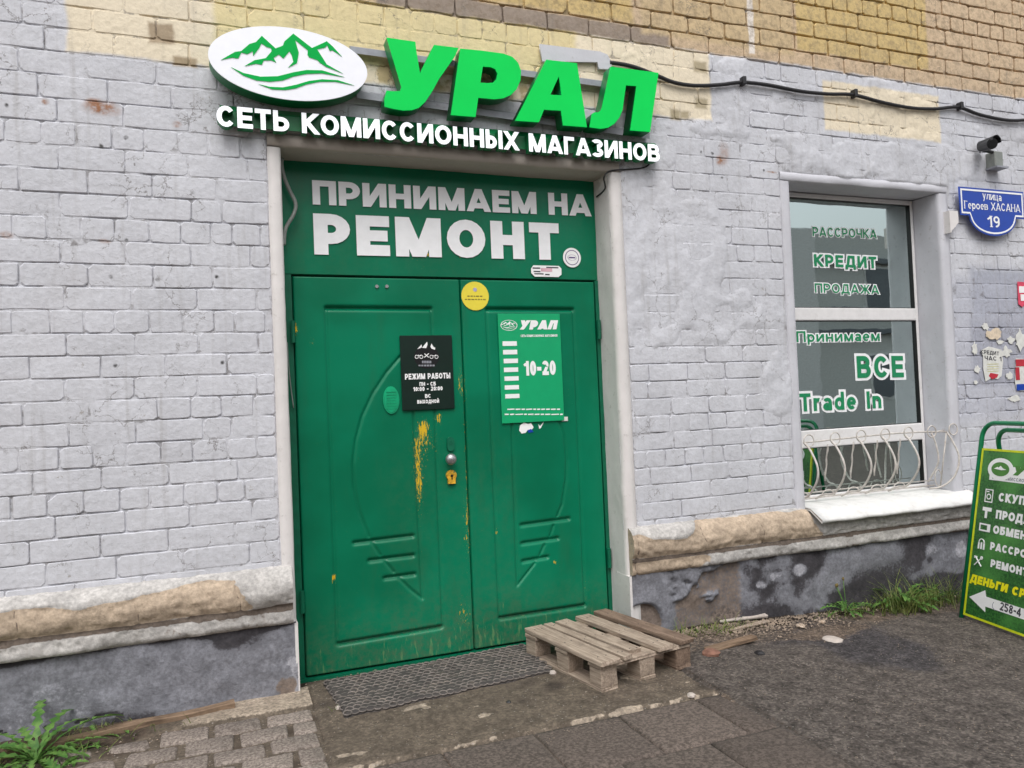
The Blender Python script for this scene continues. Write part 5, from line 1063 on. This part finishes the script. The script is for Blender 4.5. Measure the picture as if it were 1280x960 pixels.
for j in range(nv):
    for i in range(nu):
        u, v = (i + .5 + (.5 if j % 2 else 0)) / (nu + .5), (j + .5) / nv; x, y = mp_(u, v); z = .019 + (float(fbm(np.array(x * 9), np.array(y * 9), 5)) - .5) * .012 + rnd.uniform(-.0015, .0015)
        ry_ = .0185
        a0 = 20 + rnd.uniform(-8, 8); n = 8; pts = [(x + .0185 * math.cos(t), y + ry_ * math.sin(t) * .9, z + .004 * math.sin(t)) for t in [math.radians(a0 - 20 + 360 * q / n) for q in range(n)]]
        m.tube(pts, .0042, 4, closed=True)
o = m.build('rings', M_rubber, None, True); tag(o, kind='stuff'); sub(o, mat_o)

# ------------------------------------------------------------------ board along the wall, rubble, scraps
a, b = gnd(-40, 957, .01), gnd(293, 884, .01); a = np.array([a[0], a[1]]); b = np.array([b[0], b[1]]); L_ = float(np.linalg.norm(b - a)); an = math.atan2(b[1] - a[1], b[0] - a[0])
m = MB(); xs_ = np.linspace(-L_ / 2, L_ / 2, 16)
for k in range(15):
    pass
V = []; F = []
for i, x in enumerate(xs_):
    w1 = .022 + .004 * math.sin(i * 1.7); h1 = .026 + .004 * math.sin(i * .9)
    V += [(x, -w1, 0), (x, -w1 * 1.02, h1 * .8), (x, -w1 * .6, h1), (x, w1 * .7, h1 * 1.05), (x, w1, h1 * .8), (x, w1, 0)]
for i in range(15): F += [(i * 6 + j, i * 6 + 6 + j, i * 6 + 7 + j, i * 6 + 1 + j) for j in range(5)]
F += [tuple(range(6)), tuple(range(95, 89, -1))]
o = mk('wooden_board', V, F, M_board); o.location = ((a[0] + b[0]) / 2, (a[1] + b[1]) / 2, .012); o.rotation_euler = (0, 0, an); tag(o, 'long brown weathered board lying at the foot of the wall left of the door', 'board')
def rock(px, py, r, mat, label, fl=.4, seed=0, name='stone', cat='stone', sx=1.0):
    p = gnd(px, py, float(gz(*gnd(px, py)[:2])) + .005); r_ = random.Random(seed); V = []; F = []; n, k = 9, 5
    for i in range(k + 1):
        t = PI * i / k
        for j in range(n): q = 2 * PI * j / n; s = r_.uniform(.75, 1.1); V.append((r * sx * s * math.sin(t) * math.cos(q), r * s * math.sin(t) * math.sin(q), r * fl * math.cos(t)))
    for i in range(k):
        for j in range(n): F.append((i * n + j, i * n + (j + 1) % n, (i + 1) * n + (j + 1) % n, (i + 1) * n + j))
    o = mk(name, V, F, mat); o.location = (p[0], p[1], p[2] + r * fl * .3); o.rotation_euler = (0, 0, r_.uniform(0, 3)); return tag(o, label, cat)
M_chip = simple('white_plaster_chip', lin(178, 168, 160), .8, bmp=.3); M_brk = simple('broken_red_brick', lin(122, 88, 74), .9, var=.3, bmp=.5)
rock(691, 843, .022, M_chip, 'white angular chip beside the near left corner of the pallet', .7, 1)
rock(422, 887, .015, M_chip, 'small round white pebble lying on the ring mat', .9, 2)
rock(1041, 800, .05, M_chip, 'flat pale stone alone on the asphalt right of the pallet', .25, 3, sx=1.2)
rock(889, 819, .05, M_brk, 'broken red brick lump under the end of the wood scrap', .5, 4, 'brick_fragment', 'brick')
rock(950, 818, .03, M_cable, 'dark lump of asphalt at the right end of the wood scrap', .5, 5)
rock(1001, 783, .03, M_stone, 'tan pebble in front of the plinth, right of the wood scrap', .4, 6); rock(1028, 778, .022, M_stone, 'small tan pebble left of the small dandelion', .5, 7)
rock(864, 870, .022, M_chip, 'pale pebble at the right end of the white line on the concrete', .5, 8); rock(636, 879, .013, M_cable, 'tiny black lump in the middle of the trodden concrete', .7, 9)
def chip_board(pa, pb, w, h, mat, label, name, cat):
    a, b = gnd(*pa), gnd(*pb); L_ = math.hypot(b[0] - a[0], b[1] - a[1]); m = MB(); m.box(-L_ / 2, L_ / 2, -w / 2, w / 2, 0, h, min(h, w) * .2); m.v = [(x, y + rnd.uniform(-.006, .006), z + rnd.uniform(-.003, .003)) for x, y, z in m.v]
    o = m.build(name, mat); o.location = ((a[0] + b[0]) / 2, (a[1] + b[1]) / 2, float(gz((a[0] + b[0]) / 2, 0)) + .012); o.rotation_euler = (0, -.03, math.atan2(b[1] - a[1], b[0] - a[0])); tag(o, label, cat)
chip_board((884, 816), (944, 802), .05, .022, M_board, 'short brown wood scrap lying in the rubble right of the pallet', 'wood_scrap', 'wood scrap')
chip_board((898, 775), (958, 770), .05, .012, M_chip, 'thin white plaster strip fallen at the foot of the dark plinth', 'plaster_strip', 'plaster')
chip_board((910, 788), (960, 778), .035, .010, M_stone, 'thin tan strip of broken cement between the plaster strip and the wood scrap', 'cement_strip', 'cement')
# loose grit
V = []; F = []
def grit(x, y, s, z):
    n = len(V); q = [rnd.uniform(.6, 1.2) * s for _ in range(5)]
    V.extend([(x - q[0], y - q[1] * .6, z), (x + q[2], y - q[0] * .6, z), (x + q[3] * .6, y + q[1], z), (x - q[4] * .5, y + q[3] * .7, z), (x + s * .1, y, z + s * .9)]); F.extend([(n, n + 1, n + 4), (n + 1, n + 2, n + 4), (n + 2, n + 3, n + 4), (n + 3, n, n + 4)])
for i in range(9000):
    x = rnd.uniform(-1.2, 5.6); y = -abs(rnd.gauss(0, .9)) if rnd.random() < .6 else rnd.uniform(-2.6, -.02)
    if x < .3 and y > -.03: continue
    grit(x, y, rnd.uniform(.0012, .0034), float(gz(x, y)) + (.006 if .33 < x < 2.03 else .004 if x < .33 else .008))
for i in range(1100):
    x = rnd.gauss(2.75, .35); y = -.06 - abs(rnd.gauss(0, .13)); grit(x, y, rnd.uniform(.003, .009), float(gz(x, y)) + .008)
for i in range(260): x = rnd.uniform(2.2, 4.9); grit(x, -.05 - abs(rnd.gauss(0, .05)), rnd.uniform(.004, .012), float(gz(x, 0)) + .01)
for i in range(420): x = rnd.uniform(.34, 2.0); grit(x, rnd.uniform(-.05, .14), rnd.uniform(.002, .006), .0)
for i in range(250): x = rnd.uniform(-.9, .3); grit(x, -.04 - abs(rnd.gauss(0, .1)), rnd.uniform(.003, .008), .004)
tag(mk('grit', V, F, simple('pale_grit', lin(132, 118, 104), .9, var=.4, sc=9, bmp=0)), kind='stuff')

# ------------------------------------------------------------------ weeds
def leaf_mesh(L, w, az, el, seed, lob=.82):
    r_ = random.Random(seed); n = 46; V = []; F = []; x = y = 0.0; z = 0.0; ca, sa = math.cos(az), math.sin(az); e = el; nx, ny = -sa, ca; tw = r_.uniform(-.3, .3)
    for i in range(n + 1):
        t = i / n; wd = w * (math.sin(PI * min(1, .06 + t * .94)) ** .7) * (.35 + .65 * t) * 1.25
        saw = 1 - lob * ((t * 7.5) % 1) if t < .8 else 1 - lob * .3 * ((t * 7.5) % 1); wd *= saw
        cx_, cy_, cz_ = x, y, z; rr = wd * math.cos(tw); uu = wd * math.sin(tw)
        V += [(cx_ + nx * rr, cy_ + ny * rr, cz_ + wd * .35 + uu), (cx_, cy_, cz_), (cx_ - nx * rr, cy_ - ny * rr, cz_ + wd * .35 - uu)]
        st = L / n; x += ca * math.cos(e) * st; y += sa * math.cos(e) * st; z += math.sin(e) * st; e -= (el + .35) / n * r_.uniform(.8, 1.3)
    for i in range(n): F += [(3 * i, 3 * i + 1, 3 * i + 4, 3 * i + 3), (3 * i + 1, 3 * i + 2, 3 * i + 5, 3 * i + 4)]
    return V, F
def dandelion(px, py, leaves, label, stems=0, zoff=0.0):
    p = gnd(px, py, 0); z = float(gz(p[0], p[1])); p = gnd(px, py, z); root = empty('dandelion', (p[0], p[1], z)); tag(root, label, 'weed')
    for i, (L, w, az, el) in enumerate(leaves):
        V, F = leaf_mesh(L, w, math.radians(az), math.radians(el), int(px) * 7 + i); mk('leaf', V, F, M_leaf, root, True)
    for i in range(stems):
        a = rnd.uniform(0, 6.28); h_ = rnd.uniform(.12, .2); t = smooth_path([(0, 0, 0), (.02 * math.cos(a), .02 * math.sin(a), h_ * .5), (.05 * math.cos(a), .05 * math.sin(a), h_)], 4); m = MB(); m.tube(t, .0022, 5); s_ = m.build('flower_stem', M_leaf, root)
        m = MB(); q = t[-1]; m.tube([q, q + Vector((0, 0, .012)), q + Vector((0, 0, .022))], [.003, .008, .004], 7); m.build('bud', M_bud, s_)
    return root
LV = [(.34, .030, 95, 78), (.36, .036, 25, 48), (.30, .030, 165, 45), (.30, .028, 200, 38), (.24, .028, 120, 66), (.20, .026, 60, 60), (.22, .026, -20, 30), (.24, .028, -60, 28), (.22, .026, -110, 30), (.26, .028, 230, 30), (.16, .022, 10, 40), (.17, .022, 150, 60), (.18, .024, -40, 45), (.15, .02, 80, 50), (.26, .026, 185, 55), (.2, .024, -85, 40), (.22, .026, 255, 22), (.18, .022, 300, 18), (.31, .028, 70, 62), (.29, .028, 140, 52), (.27, .026, 5, 35), (.30, .028, 215, 48), (.25, .024, 40, 70), (.2, .022, 175, 70), (.22, .024, -35, 55), (.16, .02, 330, 60)]
dandelion(45, 953, LV, 'large toothed dandelion rosette at the foot of the wall in the lower left corner')
for i, (px, py) in enumerate(((120, 925), (150, 915), (92, 945), (10, 960), (75, 962))): dandelion(px, py, [(rnd.uniform(.07, .12), .014, rnd.uniform(0, 360), rnd.uniform(15, 50)) for _ in range(9)], ['small weed at the right edge of the large dandelion rosette', 'outermost small weed, tip of the patch beside the long board', 'small weed right in front of the large rosette', 'small weed at the very left under the large rosette', 'small weed lowest in the corner below the large rosette'][i])
dandelion(1058, 766, [(rnd.uniform(.13, .2), .017, a, rnd.uniform(25, 65)) for a in range(0, 360, 24)], 'small dandelion with brown buds growing at the plinth, left of the bigger clump', 3)
dandelion(1128, 757, [(rnd.uniform(.2, .36), .022, a + rnd.uniform(-12, 12), rnd.uniform(25, 72)) for a in range(0, 360, 15)], 'bushy dandelion clump growing among long grass at the plinth under the window')
dandelion(1165, 752, [(rnd.uniform(.16, .28), .018, a + rnd.uniform(-12, 12), rnd.uniform(20, 60)) for a in range(0, 360, 26)], 'low spreading dandelion between the bushy clump and the folding sign')
dandelion(1098, 752, [(rnd.uniform(.12, .2), .016, a + rnd.uniform(-12, 12), rnd.uniform(30, 70)) for a in range(0, 360, 30)], 'low dandelion squeezed between the small one and the bushy clump')
V = []; F = []
def blade(x, y, z, L, az, el, w):
    n = len(V); e = el; px = [x, y, z]; ca, sa = math.cos(az), math.sin(az)
    for i in range(5):
        ww = w * (1 - i / 4.2); V.append((px[0] - sa * ww, px[1] + ca * ww, px[2])); V.append((px[0] + sa * ww, px[1] - ca * ww, px[2])); px[0] += ca * math.cos(e) * L / 4; px[1] += sa * math.cos(e) * L / 4; px[2] += math.sin(e) * L / 4; e -= rnd.uniform(.15, .45)
    for i in range(4): F.append((n + 2 * i, n + 2 * i + 1, n + 2 * i + 3, n + 2 * i + 2))
for (px, py, sp, num, Lm) in ((1135, 755, .13, 170, .3), (1165, 752, .16, 70, .2), (1100, 752, .10, 50, .16), (885, 795, .14, 170, .09), (1060, 764, .1, 60, .1), (60, 950, .18, 150, .12), (130, 925, .10, 90, .07), (690, 900, .01, 0, .05), (425, 897, .02, 14, .04), (1180, 745, .1, 80, .28)):
    p = gnd(px, py, -.03)
    for i in range(num):
        x, y = p[0] + rnd.gauss(0, sp), min(p[1] + rnd.gauss(0, sp * .35), -.05); blade(x, y, float(gz(x, y)) - .003, Lm * rnd.uniform(.4, 1.25), rnd.uniform(0, 6.28), rnd.uniform(.7, 1.45), rnd.uniform(.0018, .0042))
tag(mk('grass', V, F, M_grass), kind='stuff')

# ------------------------------------------------------------------ folding sign at the right
BLp = np.array([4.091, -.436, -.05]); dv = np.array([-.215, -.977, 0]); nv_ = np.array([.977, -.215, 0]); ln_ = .19
uv = np.array([0, 0, 1]) * math.cos(ln_) + nv_ * math.sin(ln_); yv = np.cross(uv, dv)
ab = empty('pavement_sign'); ab.matrix_world = Matrix(((dv[0], yv[0], uv[0], BLp[0]), (dv[1], yv[1], uv[1], BLp[1]), (dv[2], yv[2], uv[2], BLp[2]), (0, 0, 0, 1)))
tag(ab, 'folding pavement sign in a green tube frame with turf-print poster and a white arrow', 'sandwich board')
def pan(px, py):
    r = _ray(px, py); t = np.dot(BLp - CAM, yv) / np.dot(r, yv); p = CAM + t * r - BLp; return float(np.dot(p, dv)), float(np.dot(p, uv))
PWd, PH = .66, 1.0
MB().box(.006, PWd - .006, .0, .012, .006, PH - .006).build('poster', M_turf, ab)
m = MB(); m.box(0, PWd, -.0015, .0135, 0, .0125); m.box(0, PWd, -.0015, .0135, PH - .0125, PH); m.box(0, .014, -.0013, .0133, .0125, PH - .0125); m.box(PWd - .014, PWd, -.0013, .0133, .0125, PH - .0125); m.build('yellow_edge', M_yedge, ab)
def ubend(x0, x1, z0, z1, y0, y1, r=.09): 
    P = [(x0, y0, z0)]; f = lambda z: y0 + (y1 - y0) * (z - z0) / (z1 - z0)
    for i in range(7): t = PI - PI / 2 * i / 6; P.append((x0 + r + r * math.cos(t), f(z1 - r + r * math.sin(t)), z1 - r + r * math.sin(t)))
    for i in range(7): t = PI / 2 - PI / 2 * i / 6; P.append((x1 - r + r * math.cos(t), f(z1 - r + r * math.sin(t)), z1 - r + r * math.sin(t)))
    P.append((x1, y0, z0)); return P
m = MB(); m.tube(ubend(-.022, PWd + .022, -.03, 1.155, .008, .008), .0135, 10); m.build('front_frame', M_tube, ab, True)
m = MB(); m.tube(ubend(.035, PWd - .035, -.15, 1.12, .50, .045), .0135, 10); m.build('back_frame', M_tube, ab, True)
def atx(t, bl, tl, n_adv, w=.27, mat=M_wtext, gap=.1, shear=0, y=-.0012):
    (x, z), (x2, z2) = pan(*bl), pan(*tl); h_ = z2 - z; nat = sum(glyph(c, w)[0] + gap for c in t) - gap; m = MB(); text_mb(m, t, (x, y, z), (nat * h_ * n_adv, 0, 0), (0, 0, h_), (0, -1, 0), w=w, gap=gap, shear=shear); return m.build('lettering', mat, ab)
atx('СКУПКА', (1248, 626.5), (1248, 615.5), 1.1); atx('ПРОДАЖА', (1244.5, 648), (1244.5, 637), 1.1); atx('ОБМЕН', (1241, 666.5), (1241, 656), 1.15); atx('РАССРОЧКА', (1237.5, 687), (1237.5, 677), 1.1); atx('РЕМОНТ', (1238, 708.5), (1238, 698.5), 1.15)
atx('ДЕНЬГИ СРАЗУ', (1212.5, 727), (1212.5, 716.5), 1.2, .28, M_ytext, .08, .1)
# logo field
(ox0, oz1), (ox1, oz0) = pan(1241, 577), pan(1262, 595); (ox0, ozm) = pan(1240, 585.5); ox1 = pan(1262.5, 586)[0]; cxo = (ox0 + ox1) / 2; rxo = (ox1 - ox0) / 2; bz1, bz0 = pan(1250, 573)[1], pan(1240, 600)[1]
m = MB(); disc(m, cxo, ozm, rxo + .028, rxo * .62 + .024, -.0032, -.0022, 28); m.build('logo_field', M_wtext, ab); MB().box(ox0 - .01, PWd - .05, -.0020, -.0012, bz0, ozm + .02).build('logo_field', M_wtext, ab)
m = MB(); disc(m, cxo, ozm, rxo, rxo * .62, -.0042, -.0034, 28); m.build('logo_oval', simple('olive_green_print', lin(70, 125, 50), .5, bmp=0), ab)
ex, ez, q_ = cxo, ozm, rxo / .065; m = MB(); m.prism([(ex - .045 * q_, ez), (ex - .02 * q_, ez + .012 * q_), (ex - .012 * q_, ez + .008 * q_), (ex + .002 * q_, ez + .02 * q_), (ex + .02 * q_, ez + .006 * q_), (ex + .045 * q_, ez), (ex + .01 * q_, ez - .005 * q_)], -.0052, -.0044); m.build('mountain_emblem', M_wtext, ab)
(ux, uz), (_, ut) = pan(1266, 594), pan(1266, 582)
m = MB(); text_mb(m, 'УРАЛ', (ux, -.0025, uz), (PWd - .08 - ux, 0, 0), (0, 0, ut - uz), (0, -1, 0), w=.33, gap=.06, shear=.15); m.build('lettering', bpy.data.materials['olive_green_print'], ab)
m = MB(); text_mb(m, 'СЕТЬ КОМИССИОННЫХ МАГАЗИНОВ', (ox0 + .01, -.0025, bz0 + .008), (PWd - .08 - ox0, 0, 0), (0, 0, .02), (0, -1, 0), w=.2); m.build('lettering', M_rail, ab)
# icons
def ico(px, py): return pan(px, py)
def frame_rect(m, x0, x1, z0, z1, t, y=-.002): m.box(x0, x1, y, y + .0008, z0, z0 + t); m.box(x0, x1, y, y + .0008, z1 - t, z1); m.box(x0, x0 + t, y, y + .0008, z0 + t, z1 - t); m.box(x1 - t, x1, y, y + .0008, z0 + t, z1 - t)
x, z = ico(1236.5, 619.5); m = MB(); frame_rect(m, x - .03, x + .03, z - .04, z + .038, .006); ringm(m, x, z - .006, .011, .018, -.002, 16); m.box(x - .02, x + .0, -.002, -.0012, z + .02, z + .026); m.build('washer_icon', M_wtext, ab)
x, z = ico(1233.5, 640.5); m = MB(); m.box(x - .032, x + .036, -.002, -.0012, z + .008, z + .03); m.box(x - .012, x + .006, -.002, -.0012, z - .034, z + .008); m.build('drill_icon', M_wtext, ab)
x, z = ico(1230.5, 659.5); m = MB(); frame_rect(m, x - .038, x + .045, z - .022, z + .024, .009); m.box(x + .022, x + .036, -.002, -.0012, z - .013, z + .015); m.build('microwave_icon', M_wtext, ab)
x, z = ico(1227, 680.5); m = MB(); m.tube([(x + .02 * math.cos(t), -.0018, z + .012 + .02 * math.sin(t)) for t in [PI * i / 8 for i in range(9)]], .003, 4); m.box(x - .026, x - .014, -.002, -.0012, z - .028, z + .01); m.box(x + .014, x + .026, -.002, -.0012, z - .028, z + .01); m.box(x - .006, x + .006, -.002, -.0012, z - .028, z + .012); m.build('headphones_icon', M_wtext, ab)
x, z = ico(1223, 701.5); m = MB(); m.tube([(x - .026, -.0018, z - .026), (x + .026, -.0018, z + .026)], .0035, 4); m.tube([(x + .026, -.002, z - .026), (x - .022, -.002, z + .022)], .0035, 4); m.box(x - .034, x - .01, -.002, -.0012, z + .014, z + .028); ringm(m, x + .024, z + .024, .005, .011, -.0021, 10); m.build('tools_icon', M_wtext, ab)
ar_ = [pan(1190 + a / 4, 540 + b / 4) for a, b in ((88, 824), (167, 792), (171, 823))]; zt, zb2 = ar_[2][1], pan(1190 + 166 / 4, 540 + 872 / 4)[1]
m = MB(); m.prism([ar_[0], ar_[1], (ar_[2][0], zt), (PWd - .05, zt - .0), (PWd - .05, zb2), (pan(1190 + 167 / 4, 540 + 872 / 4)[0], zb2), pan(1190 + 167 / 4, 540 + 901 / 4)], -.0022, -.0012); m.build('arrow', M_wtext, ab)
atx('258-4', (1250, 762.5), (1250, 751.8), .95, .2, M_ink, .12, 0, -.0026)
x, z = ico(1243.5, 757.5); m = MB(); m.tube([(x - .008, -.0026, z + .02), (x - .014, -.0026, z + .005), (x - .01, -.0026, z - .012), (x + .006, -.0026, z - .022)], .002, 4); m.build('phone_icon', M_rail, ab)

# ------------------------------------------------------------------ across the street (only seen mirrored in the shop window)
ob = empty('street_house', (9, -16, 0)); tag(ob, 'pale plastered block across the street, seen only as a reflection in the shop window', 'building')
M_ob = simple('pale_house_plaster', (.74, .75, .72, 1), .9, bmp=0); M_ob2 = simple('white_house_plaster', (.9, .9, .88, 1), .9, bmp=0); M_obw = simple('house_window_glass', lin(110, 116, 122), .3, bmp=0)
MB().box(-25, 24, 0, 6, -.2, 6.6).build('wall', M_ob, ob)
for x0 in (8.5, -4.0): MB().box(x0, x0 + 1.1, .001, .35, -.2, 6.7).build('pilaster', M_ob2, ob)
for z_ in (3.15, 3.9, 5.6): MB().box(-25, 24, 6.0, 6.25, z_, z_ + .16).build('string_course', M_obw, ob)
for fl_ in range(2):
    for i in range(17):
        x = -24 + i * 4.0 
        if 7.0 < x + .6 < 10: continue
        w_ = MB().box(x, x + 1.2, 6.001, 6.05, .9 + fl_ * 3, 2.5 + fl_ * 3).build('window_frame', M_ob2, ob); MB().box(x + .08, x + 1.12, 6.055, 6.07, .98 + fl_ * 3, 2.42 + fl_ * 3).build('pane', M_obw, w_)
for ch in ob.children:
    if ch.name.startswith('pilaster'): ch.location.y = 6.0
ob.location = (9, -22, 0)

for nm, gp in (('dandelion', 'dandelions and weeds at the foot of the wall'), ('paper_scrap', 'torn paper scraps right of the window'), ('stone', 'loose stones on the ground')):
    for o in list(COL.objects):
        if o.parent is None and o.name.split('.')[0] == nm: o['group'] = gp
